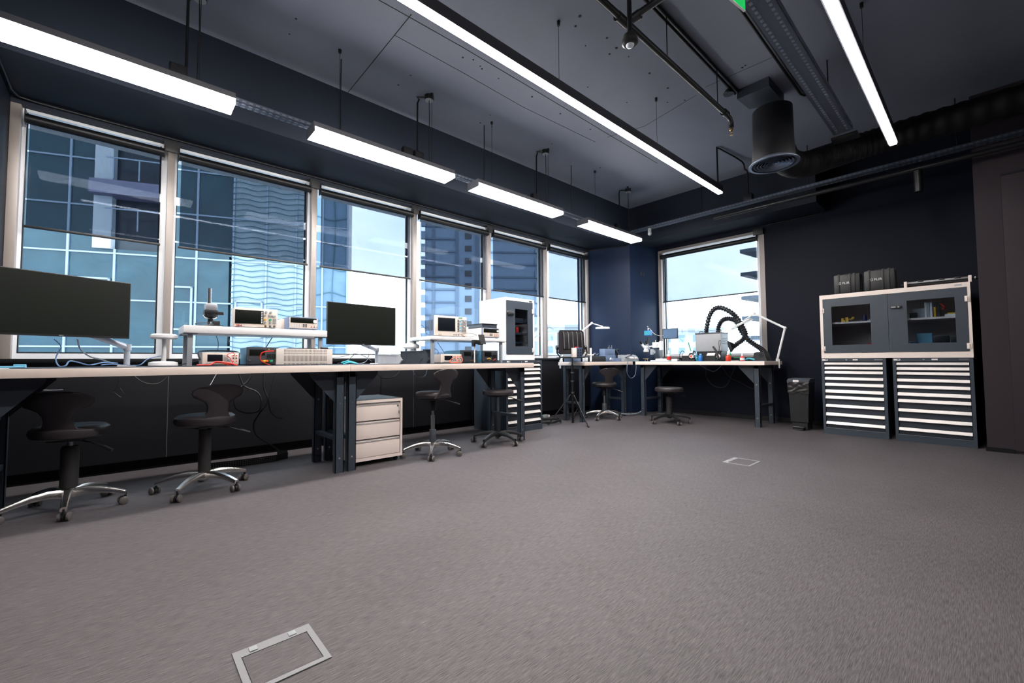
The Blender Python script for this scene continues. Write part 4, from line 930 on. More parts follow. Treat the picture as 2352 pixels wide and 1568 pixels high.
bin_(920, 962, 806, 4.10, 'dark open storage bin in front, below the white lamp head of the middle bench', DB, .16, 'dark storage bins')
bin_(950, 979, 805, 4.27, 'dark open storage bin in the middle, below the white lamp head', DB, .14, 'dark storage bins')
bin_(972, 991, 802, 4.40, 'dark open storage bin at the rear against the post of the middle shelf', DB, .16, 'dark storage bins')
pl = A(943, 800, 1, 4.62); zl = A(943, 801, 1, 4.62).z
t = thing('desk_lamp', 'white round desk lamp head rising behind the dark bins of the middle bench', 'lamp', (pl.x, 4.62-.03, T0))
MB().lathe([(0, 0), (.07, 0), (.07, .02), (0, .03)], (pl.x, 4.57, T0), n=30).build('base', WHITE, t, world=True)
MB().tube([(pl.x, 4.57, T0+.02), (pl.x+.01, 4.59, 1.06), (pl.x, 4.6, zl)], .012, sm=4).build('stem', WHITE, t, world=True)
MB().lathe([(0, zl), (.085, zl+.004), (.098, zl+.02), (.094, zl+.045), (.06, zl+.065), (0, zl+.075)], (pl.x, 4.60, 0), n=36).build('lamp_head', WHITE, t, world=True)
instrument('bench_multimeter', 'cream bench multimeter with tangled red leads under the middle shelf', 'multimeter', fr(1013, 1060, 813, 1, 4.12, TM), .22, BEIGE, panel=BEIGE, screen=(.16, .54, .26, .80),
    buttons=[(.57, .72, 3, .2, .8, 5, GREYP), (.14, .55, 5, .08, .17, 1, GREYP)], jacks=[(.80, .75, RED), (.80, .5, BLACK), (.92, .75, RED), (.92, .5, BLACK), (.86, .28, RED)])
cable([P1(1051, 818, 4.10), P1(1040, 822, 4.06), P1(1032, 830, 4.04), P1(1040, 833, 4.02), P1(1052, 830, 4.03), P1(1048, 823, 4.07), P1(1058, 818, 4.09), P1(1062, 826, 4.05), P1(1058, 833, 4.0), P1(1040, 832, 3.99)], 'tangled red test leads before the cream multimeter of the middle bench', ORANGE, .0032, 'test_lead')
instrument('power_supply', 'dark grey power supply behind the thin white post of the middle bench', 'power supply', fr(1059, 1096, 804, 1, 4.17, TM), .36, DGREY, screen=(.18, .60, .52, .88), scol=SCREEN, side=LBLUE, buttons=[(.66, .94, 3, .3, .66, 3, BLACK)], knobs=[(.74, .82, .010, STEEL)], jacks=[(.62, .14, YELLOW), (.74, .14, ORANGE), (.86, .14, GREEN)])
instrument('power_supply', 'dark grey power supply with yellow and red clips beside the white cabinet', 'power supply', fr(1108, 1143, 805, 1, 4.17, TM), .36, DGREY, screen=(.14, .58, .48, .88), scol=SCREEN, side=LBLUE, buttons=[(.62, .94, 4, .3, .66, 4, BLACK)], knobs=[(.72, .84, .009, STEEL), (.9, .84, .009, STEEL), (.08, .16, .006, STEEL)], jacks=[(.44, .16, YELLOW), (.70, .16, RED)])
p = P1(1123, 825, 4.15); tag(MB().tube([p+V((-.03, 0, .005)), p+V((0, -.01, .012)), p+V((.03, 0, 0))], .008, sm=3).build('clip_lead', YELLOW), 'yellow clip at the front of the power supply beside the white cabinet', 'clip')
p = P1(1135, 826, 4.15); tag(MB().tube([p+V((-.015, 0, -.006)), p+V((0, -.01, .006)), p+V((.02, 0, .01))], .006, sm=3).build('clip_lead', RED), 'red clip at the front of the power supply beside the white cabinet', 'clip')
instrument('oscilloscope', 'compact white oscilloscope with a green strip on the middle shelf', 'oscilloscope', fr(999, 1072, 726, 1, 4.13, S2Z), .13, BEIGE, screen=(.09, .62, .24, .90), scol=LCD, side=BLUEG, vent=True,
    knobs=[(.78, .78, .010, LBLUE), (.78, .62, .010, LBLUE), (.78, .44, .010, LBLUE), (.78, .30, .010, LBLUE), (.9, .78, .009, GREYP), (.9, .5, .010, WHITE), (.58, .07, .008, STEEL), (.65, .07, .008, STEEL), (.73, .07, .008, STEEL)],
    buttons=[(.69, .75, 1, .22, .86, 8, DGREY), (.82, .98, 4, .20, .86, 9, GREYP), (.70, .88, 1, .92, .98, 1, GREEN)], jacks=[(.12, .06, BRASS), (.18, .06, STEEL)])
cable([P1(968, 770, 4.4), P1(961, 756, 4.4), P1(967, 746, 4.4), P1(975, 753, 4.38), P1(979, 765, 4.3), P1(985, 769, 4.2)], 'thin looped cable standing at the left end of the middle shelf', CABLE, .003)
instrument('bench_power_supply', 'small blue-grey power supply under the black tray on the middle shelf', 'power supply', fr(1108, 1147, 753, 1, 4.12, S2Z), .30, BLUEG, panel=BEIGE, dark_top=(.06, .94, .50, .92), side=BEIGE,
    knobs=[(.87, .68, .014, WHITE)], buttons=[(.42, .58, 2, .15, .42, 3, DGREY), (.08, .36, 4, .15, .42, 3, WHITE)], jacks=[(.70, .3, RED), (.79, .3, BLACK), (.9, .3, RED), (.70, .15, RED), (.79, .15, BLACK), (.9, .15, RED)])
F = fr(1108, 1141, 738, 1, 4.16, S2Z); zt = P1(1120, 752, 4.12).z+.001
t = thing('stacking_tray', 'black open stacking tray on top of the small power supply of the middle shelf', 'tray', (F[0][0], 4.16, zt))
w_ = F[2]; hh = .052
q = MB(); q.box(0, 0, 0, w_, .30, .004).box(0, 0, 0, w_, .004, hh).box(0, .296, 0, w_, .3, hh).box(0, 0, 0, .004, .3, hh).box(w_-.004, 0, 0, w_, .3, hh); q.build('tray_body', DB, t)
q = MB(); q.box(-.006, -.006, hh-.010, w_+.006, .0, hh).box(-.006, .3, hh-.010, w_+.006, .306, hh).box(-.006, -.006, hh-.010, 0, .306, hh).box(w_, -.006, hh-.010, w_+.006, .306, hh); q.build('tray_rim', BLACKM, t)
F = fr(1066, 1076, 750, 1, 4.22, S2Z); tag(B(F[0][0], 4.22, S2Z, F[0][0]+F[2], 4.3, S2Z+F[3], b=.004).build('sticky_box', BEIGE), 'small cream box right of the compact oscilloscope', 'box')
cable([P1(1058, 768, 4.11), P1(1075, 765, 4.09), P1(1095, 769, 4.07), P1(1076, 774, 4.085), P1(1060, 770, 4.10)], 'thin probe cable looped over the front edge of the middle shelf', CABLE, .0025)
# handheld microscope on post
x = P1(1090, 800, 4.0).x
t = thing('camera_stand', 'thin white post with a black camera head in front of the middle shelf', 'stand', (x, 4.0, TM))
MB().cyl((x, 4.0, TM), (x, 4.0, P1(1090, 770, 4.0).z), .007, n=12).build('post', WHITE, t, world=True)
MB().cyl((x, 4.0, TM), (x, 4.0, TM+.006), .05, n=30).build('base', BLACK, t, world=True)
a0, a1 = P1(1086, 780, 3.99), P1(1101, 790, 3.99)
q = MB(); q.box(a0.x, 3.965, a1.z, a1.x, 4.02, a0.z, b=.006).box(a0.x, 3.975, a1.z-.03, a0.x+.03, 4.015, a1.z+.01, b=.004).box(a1.x-.01, 3.97, a1.z-.01, a1.x+.045, 4.01, a1.z+.014, b=.005); q.build('camera_head', BLACK, t, world=True)
c0, c1 = P1(1100, 768, 3.98), P1(1114, 790, 3.98)
MB().ext([(c0.x, 3.985, c0.z), (c1.x-.012, 3.985, c0.z+.002), (c1.x, 3.96, c1.z), (c0.x+.012, 3.96, c1.z)], (0, .012, 0)).build('flip_screen', BLACK, t, world=True)
F = fr(1165, 1172, 826, 1, 4.3, TM)
cable([P1(1005, 786, 4.5), P1(1016, 803, 4.5), P1(1022, 812, 4.5)], 'thin black cable hanging behind the cream multimeter', CABLE, .003)
cable([P1(998, 800, 4.55), P1(1006, 806, 4.55), P1(1005, 815, 4.55), P1(999, 820, 4.5)], 'short curved cable beside the shelf post of the middle bench', CABLE, .003)

# ======================= TRIPOD AND FLOODLIGHT =======================
tx, ty = 5.17, 4.33
def zt_(py, x=tx, y=ty):
    lo, hi = -1, 4
    d = V((x, y, 0))
    for _ in range(50):
        m = (lo+hi)/2; p = V((x, y, m-CH)); yy = CY-FPX*(p.dot(_u)/p.dot(_f))
        lo, hi = (m, hi) if yy > py else (lo, m)
    return lo
t = thing('tripod', 'black tripod stand on the floor in front of the short workbench', 'tripod', (tx, ty, 0))
zc = zt_(906); zpl = zt_(822)
MB().cyl((tx, ty, .03), (tx, ty, zc+.03), .019, n=14).build('lower_tube', BLACKM, t, world=True)
q = MB(); q.cyl((tx, ty, zc+.03), (tx, ty, zc+.22), .023, n=14).cyl((tx, ty, zc+.22), (tx, ty, zpl-.10), .018, n=14); q.build('centre_tube', BLACKM, t, world=True)
for z in (zc+.02, zc+.2, zt_(857)): MB().cyl((tx, ty, z), (tx, ty, z+.022), .028, n=14).build('collar', STEEL, t, world=True)
MB().cyl((tx, ty, zpl-.10), (tx, ty, zpl), .010, n=10).build('spigot', BLACK, t, world=True)
for fx, fy in ((4.873, 4.564), (5.118, 3.99), (5.52, 4.43)):
    lg = MB().tube([(tx+(fx-tx)*.08, ty+(fy-ty)*.08, zc), (fx, fy, .012)], .009, n=8).build('leg', BLACKM, t, world=True)
    MB().tube([(tx+(fx-tx)*.97, ty+(fy-ty)*.97, .022), (fx+(fx-tx)*.03, fy+(fy-ty)*.03, .006)], .013, n=8).build('rubber_foot', BLACKR, lg, world=True)
    MB().tube([(tx, ty, .10), (tx+(fx-tx)*.5, ty+(fy-ty)*.5, zc*.5)], .004, n=6).build('brace', BLACKM, t, world=True)
fz = zpl; rz = math.radians(-30)
t = thing('floodlight', 'large black ribbed floodlight in a U-shaped bracket mounted on the tripod', 'floodlight', (tx, ty, fz), rz)
wf, hf, sh = .43, .40, .035
q = MB()
P = [(-wf/2+.02, hf+sh), (wf/2-.05, hf+sh), (wf/2-.02, hf+sh-.03), (wf/2, sh+.06), (wf/2-.03, sh+.02), (-wf/2+.04, sh+.02), (-wf/2+.0, sh+.06), (-wf/2, hf+sh-.04)]
q.ext([(x, .0, z) for x, z in P], (0, .07, 0)); q.build('housing', mat('flood_black', (40, 38, 42), .35, bump=.05), t, smooth=0)
q = MB(); q.box(-wf/2+.07, -.012, sh+.10, wf/2-.05, .0, hf+sh-.04, b=.01); q.build('back_panel', BLACK, t)
for i in range(5):
    x = -wf/2+.075+i*(wf-.14)/4
    MB().tube([(x-.012, -.012, hf+sh-.03), (x+.003, -.018, hf+sh-.06), (x+.012, -.018, sh+.16), (x+.014, -.012, sh+.11)], .0055, n=8, sm=4).build('rib', mat('flood_rib', (110, 108, 112), .35), t)
q = MB(); q.tube([(-wf/2-.018, .03, .17), (-wf/2-.018, .03, .08), (-wf/2+.03, .03, .012), (wf/2-.0, .03, .012), (wf/2+.045, .03, .08), (wf/2+.03, .03, .17)], .013, n=8)
for s_ in (-1, 1): q.cyl((s_*wf/2, .03, .165), (s_*(wf/2+.035), .03, .165), .034, n=16)
q.build('bracket', BLACK, t)
B(-wf/2-.02, -.01, .0, wf/2+.0, .06, .012, b=.003).build('mount_plate', BLACKM, t)
t = thing('battery_pack', 'small light and blue-grey boxy device with a red latch on the tripod plate', 'device', (tx, ty-.06, fz+.012), rz)
B(-.05, -.04, 0, .012, .03, .145, b=.004).build('light_side', LIGHTG, t); B(.012, -.04, 0, .10, .03, .15, b=.004).build('connector_side', mat('device_blue', (58, 74, 100), .45), t)
q = MB()
for z in (.03, .07, .11): q.cyl((.035, -.045, z), (.035, -.04, z), .013, n=12).cyl((.075, -.045, z), (.075, -.04, z), .013, n=12)
q.build('socket_row', BLACK, t); B(.0, -.03, .145, .05, .01, .16, b=.004).build('latch', RED, t)

# ======================= SHORT BENCH ITEMS =======================
def Pz(px, py, X): return A(px, py, 0, X)
def magnifier(base, pts, head, hdir, label, clamp_side, r=.095):
    t = thing('magnifier_lamp', label, 'lamp', base)
    b = V(base)
    q = MB(); q.box(b.x-.02, b.y-.02, b.z+.0, b.x+.02, b.y+.02, b.z+.035, b=.006).box(b.x+clamp_side[0]*.02-.012, b.y+clamp_side[1]*.02-.012, b.z-.11, b.x+clamp_side[0]*.02+.012, b.y+clamp_side[1]*.02+.012, b.z+.03, b=.005); q.build('clamp', WHITE, t, world=True)
    prev = V((b.x, b.y, b.z+.03))
    for i, p in enumerate(pts):
        p = V(p); d = (p-prev); q = MB(); q.tube([prev, p], .016, n=8); q.sph(p, .024); q.build('arm', WHITE, t, world=True); prev = p
    h = V(head); ax = V(hdir).normalized()
    q = MB(); q.tube([prev, h+ax*.03], .010, n=8); q.build('neck', WHITE, t, world=True)
    q = MB().lathe([(0, -.018), (r*.62, -.018), (r, -.014), (r, .012), (r*.8, .022), (0, .026)], h, ax, n=36); q.build('lamp_head', WHITE, t, world=True)
Yb = 4.80
cz = T0
magnifier((5.47, 4.82, cz), [P1(1300, 790, 4.83), P1(1359, 742, 4.83)], P1(1384, 753, 4.75), (-.04, -.035, 1), 'white magnifier lamp clamped to the rear corner of the short bench, head level', (-1, 0), r=.13)
F = fr(1355, 1392, 818, 1, 4.62, T0)
t = thing('tool_tray', 'low black tray on the short bench right of the floodlight', 'tray', F[0]); B(0, 0, 0, F[2], .16, F[3], b=.006).build('tray_base', BLACK, t); B(.01, .01, F[3], F[2]-.02, .15, F[3]+.006).build('tray_pad', ANTHD, t)
q = MB(); a = P1(1362, 815, 4.68); q.tube([a, a+V((.05, 0, .02)), a+V((.10, 0, .0)), a+V((.16, 0, .03))], .007, sm=4).tube([a+V((.02, .02, .0)), a+V((.08, .02, .035)), a+V((.15, .02, .0))], .007, sm=4)
tag(q.build('hand_pliers', STEEL), 'silver and black hand pliers lying on the low black tray', 'pliers')
x = P1(1357, 810, 4.55).x
t = thing('small_stand', 'short white upright stand with a curved arm on the short bench', 'stand', (x, 4.55, TM))
MB().cyl((x, 4.55, TM), (x, 4.55, P1(1357, 799, 4.55).z), .016, n=14).build('post', WHITE, t, world=True)
MB().tube([P1(1334, 810, 4.55), P1(1344, 811, 4.55), P1(1352, 815, 4.55), P1(1363, 815, 4.55)], .013, n=10, sm=5).build('arm', LIGHTG, t, world=True)
F = fr(1342, 1350, 821, 1, 4.5, TM); tag(B(F[0][0], 4.5, TM, F[0][0]+F[2], 4.54, TM+F[3], b=.006).build('foam_block', WHITE), 'tiny white block left of the small white stand', 'block')
F = fr(1312, 1334, 823, 1, 4.45, TM); tag(B(F[0][0], 4.45, TM, F[0][0]+F[2], 4.6, TM+F[3], b=.003).build('metal_block', BLUEG), 'small blue-grey block behind the tripod spigot on the short bench', 'block')
# grey device with two pins
F = fr(1390, 1414, 801, 1, 4.62, T0); loc, rz, w_, h = F
t = thing('dispenser_unit', 'blue-grey boxy instrument with two upright valves on the short bench', 'instrument', loc)
B(0, 0, 0, w_, .14, h*.5, b=.004).build('lower_housing', BLUEG, t); B(.004, .01, h*.5, w_-.004, .13, h, b=.004).build('upper_housing', BLUEG, t)
for x in (.6, .85):
    q = MB().use(STEEL); q.cyl((x*w_, .05, h), (x*w_, .05, h+.07), .006, n=8).tube([(x*w_-.035, .05, h), (x*w_-.035, .05, h+.03), (x*w_, .05, h+.035)], .005).use(BLACK).cyl((x*w_, .05, h+.07), (x*w_, .05, h+.085), .008, n=8); q.build('valve', None, t)
q = MB(); [q.cyl((w_*(.25+.2*i), -.003, h*.58), (w_*(.25+.2*i), 0, h*.58), .006, n=8) for i in range(3)]; q.build('port_row', BLACK, t)
F = fr(1400, 1406, 823, 1, 4.5, TM); tag(MB().tube([P1(1401, 826, 4.5), P1(1403, 822, 4.5), P1(1406, 826, 4.5)], .008, sm=3).build('white_clip', WHITE), 'tiny white clip in front of the blue-grey instrument', 'clip')
F = fr(1411, 1427, 822, 1, 4.5, T0); tag(B(F[0][0], 4.5, T0, F[0][0]+F[2], 4.6, T0+F[3], b=.003).build('relay_box', BLUEG), 'low blue-grey box right of the valved instrument', 'box')
t = thing('iron_holder', 'black spring holder with a soldering iron leaning on the short bench', 'iron holder', P1(1425, 828, 4.6))
MB().tube([P1(1413, 804, 4.66), P1(1422, 818, 4.64), P1(1436, 828, 4.6)], .020, n=10).build('spring_tube', BLACK, t, world=True)
MB().tube([P1(1421, 803, 4.7), P1(1416, 803, 4.7)], .022, n=10).build('iron_tip_guard', BLACK, t, world=True)
MB().tube([P1(1428, 825, 4.5), P1(1440, 820, 4.45), P1(1452, 814, 4.4)], .010, n=8).build('iron_handle', BLACK, t, world=True)
t = thing('air_station', 'grey wedge-shaped rework station at the right end of the short bench', 'instrument', P1(1440, 830, 4.5))
a0, a1 = P1(1433, 830, 4.45), P1(1467, 830, 4.45); zt = P1(1450, 815, 4.6).z
MB().ext([(a0.x, 4.45, T0), (a0.x, 4.45, T0+.05), (a0.x, 4.50, zt), (a0.x, 4.58, zt), (a0.x, 4.58, T0)], (a1.x-a0.x, 0, 0)).build('housing', GREYP, t, world=True, smooth=0)
MB().ext([(a0.x+.2, 4.449, T0+.052), (a0.x+.2, 4.517, zt+.001), (a1.x-.02, 4.517, zt+.001), (a1.x-.02, 4.449, T0+.052)], (0, -.003, .003)).build('keypad', LIGHTG, t, world=True, smooth=0)
cable([P1(1442, 828, 4.28), P1(1440, 845, 4.27), P1(1441, 858, 4.27), P1(1449, 868, 4.27), P1(1458, 862, 4.27), P1(1461, 845, 4.27), P1(1459, 826, 4.28), P1(1452, 817, 4.35), P1(1440, 820, 4.42)], 'grey cable looping down over the front edge of the short bench', CABLEG, .006)

# ======================= FAR BENCH ITEMS =======================
def F0(px0, px1, py, X, z0=TM): return fr(px0, px1, py, 0, X, z0)
X_ = 7.18
t = thing('stereo_microscope', 'white stereo microscope with a blue camera on a boom stand, left end of far bench', 'microscope', Pz(1520, 829, X_))
b0, b1 = Pz(1500, 829, X_), Pz(1541, 829, X_)
q = MB(); q.box(X_-.10, b1.y, TM, X_+.14, b0.y, TM+.016, b=.005).box(X_-.06, b1.y+.04, TM+.016, X_+.10, b0.y-.08, TM+.045, b=.008); q.build('base', WHITE, t, world=True)
yc = Pz(1519, 800, X_).y; zt = Pz(1519, 783, X_).z
MB().cyl((X_, yc, TM+.03), (X_, yc, zt-.02), .017, n=16).build('column', STEEL, t, world=True)
MB().cyl((X_, yc, Pz(1519, 804, X_).z), (X_, yc, zt), .036, n=20).build('boom_clamp', WHITE, t, world=True)
ym = Pz(1484, 800, X_).y; zb = Pz(1519, 798, X_).z
q = MB(); q.box(X_-.03, Pz(1516, 790, X_).y, zb, X_+.03, Pz(1500, 790, X_).y, zb+.10, b=.006).cyl((X_, yc, zb+.04), (X_, ym+.02, zb+.02), .014, n=12).cyl((X_-.03, Pz(1510, 790, X_).y, zb+.05), (X_-.05, Pz(1510, 790, X_).y, zb+.05), .020, n=12).cyl((X_, Pz(1506, 790, X_).y, zb+.1), (X_, Pz(1506, 790, X_).y, zb+.14), .006); q.build('boom', WHITE, t, world=True)
def S(px, py, dx=0): p = Pz(px, py, X_-.02); p.x += dx; return p
q = MB().use(WHITE); c = S(1484, 800)
q.lathe([(0, -.065), (.045, -.065), (.05, -.055), (.05, -.035), (.04, -.03), (.042, 0), (.055, .03), (.05, .05), (0, .055)], c, n=24); q.box(c.x-.04, c.y-.055, c.z+.01, c.x+.04, c.y+.05, c.z+.055, b=.015); q.build('head', None, t, world=True)
MB().lathe([(0, -.09), (.03, -.09), (.042, -.082), (.042, -.066), (0, -.066)], c, n=20).build('objective', BLACK, t, world=True)
for dy in (.045, -.035):
    q = MB().use(WHITE); q.tube([(c.x-.01, c.y+dy, c.z+.04), (c.x-.05, c.y+dy*1.3, c.z+.085)], .022, n=12).use(BLACK).tube([(c.x-.05, c.y+dy*1.3, c.z+.085), (c.x-.085, c.y+dy*1.5, c.z+.125)], .020, n=12); q.build('eyepiece', None, t, world=True)
p = S(1487, 773); MB().cyl((p.x+.02, p.y, c.z+.05), (p.x+.02, p.y, p.z-.012), .014, n=12).build('photo_port', BLACK, t, world=True)
a0, a1 = S(1480, 759), S(1495, 770)
q = MB().use(BLUE); q.box(a0.x-.01, a1.y, a1.z, a0.x+.05, a0.y, a0.z, b=.005).use(TEAL).box(a0.x-.012, a1.y+.002, a1.z+.01, a0.x-.009, a0.y-.004, a0.z-.01); q.build('camera', None, t, world=True)
q = MB().use(BLACK); q.cyl(S(1486, 758, .02), S(1486, 752, .02), .012, n=10).use(STEEL).sph(S(1486, 750, .02), .012).use(WHITE).cyl(S(1488.5, 758), S(1488.5, 753), .008, n=8); q.build('cable_plug', None, t, world=True)
q = MB(); d0 = S(1498, 808); q.box(d0.x-.02, d0.y-.02, d0.z-.05, d0.x+.03, d0.y+.03, d0.z+.05, b=.006).cyl((d0.x, d0.y-.02, d0.z+.0), (d0.x, d0.y-.05, d0.z), .028, n=16).cyl((d0.x, d0.y+.05, d0.z+.06), (d0.x, d0.y+.10, d0.z+.06), .010); q.build('focus_block', GREYP, t, world=True)
cable([S(1489, 753), S(1493, 755), S(1498, 762), S(1506, 768), S(1514, 771, .05), S(1520, 770, .05)], 'white camera cable from the microscope to the little screen', WHITE, .003)
q = MB(); p = Pz(1484, 824, 7.1); q.tube([p, p+V((0, .02, -.02)), V((p.x, p.y+.02, TM))], .004).tube([p, p+V((0, -.03, -.01)), V((p.x, p.y-.03, TM))], .004).box(p.x-.02, p.y-.04, p.z, p.x+.02, p.y+.05, p.z+.008)
tag(q.build('board_holder', BRASS), 'small brass-coloured circuit holder below the microscope objective', 'holder')
loc, rz, w_, h = F0(1502, 1513, 802, 7.45, T0); tag(B(7.45, loc[1]-w_, T0, 7.55, loc[1], T0+h, b=.004).build('speaker_box', ANTHD), 'dark upright box behind the microscope boom stand', 'box')
# small screen
Xs = 7.25
t = thing('small_monitor', 'small black-framed screen on a slim black pole beside the microscope', 'monitor', Pz(1526, 829, Xs))
s0, s1 = Pz(1521.5, 755, Xs-.03), Pz(1557, 777, Xs-.03)
B(Xs-.03, s1.y, s1.z, Xs-.01, s0.y, s0.z, b=.004).build('housing', BLACK, t, world=True)
B(Xs-.032, s1.y+.012, s1.z+.014, Xs-.030, s0.y-.012, s0.z-.012).build('screen_panel', mat('small_screen', (70, 96, 128), .3), t, world=True)
yp = Pz(1526, 790, Xs).y; q = MB(); q.cyl((Xs, yp, T0), (Xs, yp, s0.z-.03), .011, n=12).cyl((Xs, yp, T0), (Xs, yp, T0+.012), .05, n=24).tube([(Xs, yp, s1.z+.05), (Xs, yp+.06, s1.z+.06)], .006); q.build('pole', BLACK, t, world=True)
# spray bottle
def bottle(px0, px1, pyb, pyt, X, body, cap, label, tipz=0, name='bottle', lab=None):
    a = Pz((px0+px1)/2, pyb, X); w_ = Pz(px0, pyb, X).y-Pz(px1, pyb, X).y; r = w_/2; h = Pz((px0+px1)/2, pyt, X).z-TM
    t = thing(name, label, 'bottle', (X, a.y, TM))
    MB().lathe([(0, 0), (r*.95, 0), (r, .006), (r, h*.62), (r*.8, h*.74), (r*.42, h*.80), (r*.42, h*.84), (0, h*.84)], n=24).build('body', body, t)
    q = MB()
    if tipz: q.lathe([(0, h*.84), (r*.5, h*.84), (r*.45, h), (r*.2, h+.012), (r*.1, h+tipz), (0, h+tipz)], n=16)
    else: q.lathe([(0, h*.84), (r*.5, h*.84), (r*.48, h), (0, h)], n=16)
    q.build('cap', cap, t)
    if lab: MB().lathe([(r*1.012, h*.12), (r*1.02, h*.12), (r*1.02, h*.52), (r*1.012, h*.52)], n=24, cap=False).build('label_band', lab, t)
CLR = mat('clear_bottle', (176, 206, 196), .2, var=.03)
bottle(1532, 1541.5, 828, 808, 7.12, CLR, WHITE, 'pale green squeeze bottle with a red label beside the small screen', .03, lab=RED)
t = thing('white_box', 'low white box with a black plug on the far bench before the squeeze bottle', 'box', Pz(1548, 829, 6.98)); loc, rz, w_, h = F0(1542, 1555, 823.5, 6.98)
B(6.98, loc[1]-w_, TM, 7.06, loc[1], TM+h, b=.004).build('lid_box', WHITE, t, world=True); MB().cyl((7.02, loc[1]-w_, TM+.015), (7.02, loc[1]-w_-.05, TM+.012), .009, n=8).build('plug', BLACK, t, world=True)
cable([Pz(1556, 827, 7.0), Pz(1565, 828, 7.0), Pz(1580, 828, 6.98), Pz(1592, 827, 7.0)], 'thin black cable on the far bench between the white box and the first solder station', CABLE, .004)
def solder_station(px0, px1, X, label, n):
    loc, rz, w_, h = F0(px0, px1, 810, X)
    t = thing('soldering_station', label, 'soldering station', loc, rz, 'soldering stations')
    MB().ext([(0, 0, 0), (0, -.0, h*.62), (0, .05, h*.98), (0, .16, h), (0, .16, 0)], (w_*.64, 0, 0)).build('housing', BLACK, t, smooth=0)
    MB().ext([(.012, .002, h*.64), (.012, .048, h*.97), (w_*.64-.012, .048, h*.97), (w_*.64-.012, .002, h*.64)], (0, -.005, .004)).build('display_panel', LIGHTG, t, smooth=0)
    q = MB().use(BLACK); q.box(w_*.66, .0, 0, w_*1.06, .10, h*.22, b=.006).tube([(w_*.75, .05, h*.2), (w_*.82, .05, h*.7), (w_*.92, .07, h*1.25)], .013, n=10); q.build('iron_rest', None, t)
    q = MB().use(WHITE); q.cyl((w_*.86, -.018, h*.56), (w_*.86, .012, h*.56), .032, n=20).use(ORANGE).cyl((w_*.86, -.021, h*.56), (w_*.86, -.017, h*.56), .020, n=20); q.build('tip_cleaner', None, t)
solder_station(1566, 1592, 7.05, 'black soldering station left of the blue bottles, with an orange tip cleaner', 0)
solder_station(1621, 1655, 7.05, 'black soldering station in front of the fume extractor, with an orange tip cleaner', 1)
bottle(1604, 1614.5, 829, 812, 7.02, BLUE, LBLUE, 'bright blue flask between the two soldering stations, the front one')
bottle(1597, 1604, 828, 812, 7.15, TEAL, LBLUE, 'teal flask half hidden behind the bright blue flask')
bottle(1667, 1679, 829, 812, 7.0, mat('red_flask', (224, 62, 36), .35), WHITE, 'orange-red flask with a white cap on the far bench')
bottle(1675, 1680, 826, 806, 7.2, GREEN, GREEN, 'small green bottle behind the orange-red flask')
bottle(1700, 1710.5, 829, 815, 7.0, RED, WHITE, 'dark red bottle with a pointed white tip and white label', .05, lab=PAPER)
t = thing('helping_hand', 'small articulated clamp with white and black joints left of the blue flask', 'clamp', Pz(1595, 828, 7.0))
q = MB().use(BLACK); q.cyl(V((7.0, Pz(1595, 828, 7).y, TM)), V((7.0, Pz(1595, 828, 7).y, TM+.012)), .03).tube([Pz(1595, 827, 7.0), Pz(1592, 820, 7.0), Pz(1598, 813, 7.0), Pz(1596, 806, 7.0)], .006).use(WHITE).sph(Pz(1592, 820, 7.0), .012).sph(Pz(1597, 813, 7.0), .012).use(STEEL).sph(Pz(1600, 822, 6.99), .014).tube([Pz(1590, 812, 7.0), Pz(1596, 809, 7.0), Pz(1600, 806, 7.0)], .005)
q.build('clamp_arm', None, t, world=True)
q = MB().use(GREEN); q.tube([Pz(1587, 806, 7.2), Pz(1584, 797, 7.2), Pz(1581, 786, 7.2)], .008); tag(q.build('tweezers', None), 'green-handled tool standing upright behind the first soldering station', 'tool')
cable([Pz(1563, 826, 7.1), Pz(1561, 815, 7.1), Pz(1566, 806, 7.1), Pz(1571, 808, 7.1), Pz(1572, 814, 7.1)], 'black cable arcing over the left end of the first soldering station', CABLE, .005)
cable([Pz(1648, 818, 7.1), Pz(1652, 800, 7.1), Pz(1656, 786, 7.1), Pz(1654, 781, 7.1), Pz(1651, 785, 7.1), Pz(1652, 800, 7.1), Pz(1655, 815, 7.1)], 'thin black cable loop standing before the fume extractor', CABLE, .004)
t = thing('hot_air_pen', 'black soldering pen resting upright in front of the fume extractor', 'pen', Pz(1645, 826, 7.0)); MB().tube([Pz(1650, 824, 7.02), Pz(1645, 806, 7.04), Pz(1638, 796, 7.06)], lambda u: .020-.004*u, n=10).build('grip', BLACK, t, world=True)
# fume extractor
Xf = 7.32
e0, e1 = Pz(1597, 768, Xf), Pz(1655.5, 768, Xf)
t = thing('fume_extractor', 'grey boxy fume extractor with a black lid below the far window', 'fume extractor', (Xf+.14, (e0.y+e1.y)/2, T0))
zt = e0.z; zb = Pz(1600, 807, Xf).z
B(Xf, e1.y, zb, Xf+.30, e0.y, zt, b=.004).build('housing', mat('extractor_grey', (158, 160, 164), .45), t, world=True)
B(Xf-.006, e1.y-.004, zt, Xf+.304, e0.y+.004, zt+.022, b=.004).build('lid', DGREY, t, world=True)
B(Xf+.02, e1.y+.01, T0, Xf+.28, e0.y-.01, zb).build('base', BLACK, t, world=True)
for px in (1608, 1650):
    y = Pz(px, 768, Xf).y; MB().tube([(Xf+.05, y+.03, zt+.02), (Xf+.05, y+.03, zt+.045), (Xf+.05, y-.03, zt+.045), (Xf+.05, y-.03, zt+.02)], .008).build('lid_handle', BLACK, t, world=True)
q = MB()
for i in range(4): q.box(Xf+.05, e1.y-.002, zb+.12+i*.03, Xf+.25, e1.y+.001, zb+.13+i*.03)
q.build('side_vents', ANTHD, t, world=True)
def hose(pts, label, n=38):
    q = MB()
    base = .036
    q.tube(pts, lambda u: base+.0065*math.sin(u*n*2*math.pi), n=16, sm=28); return q
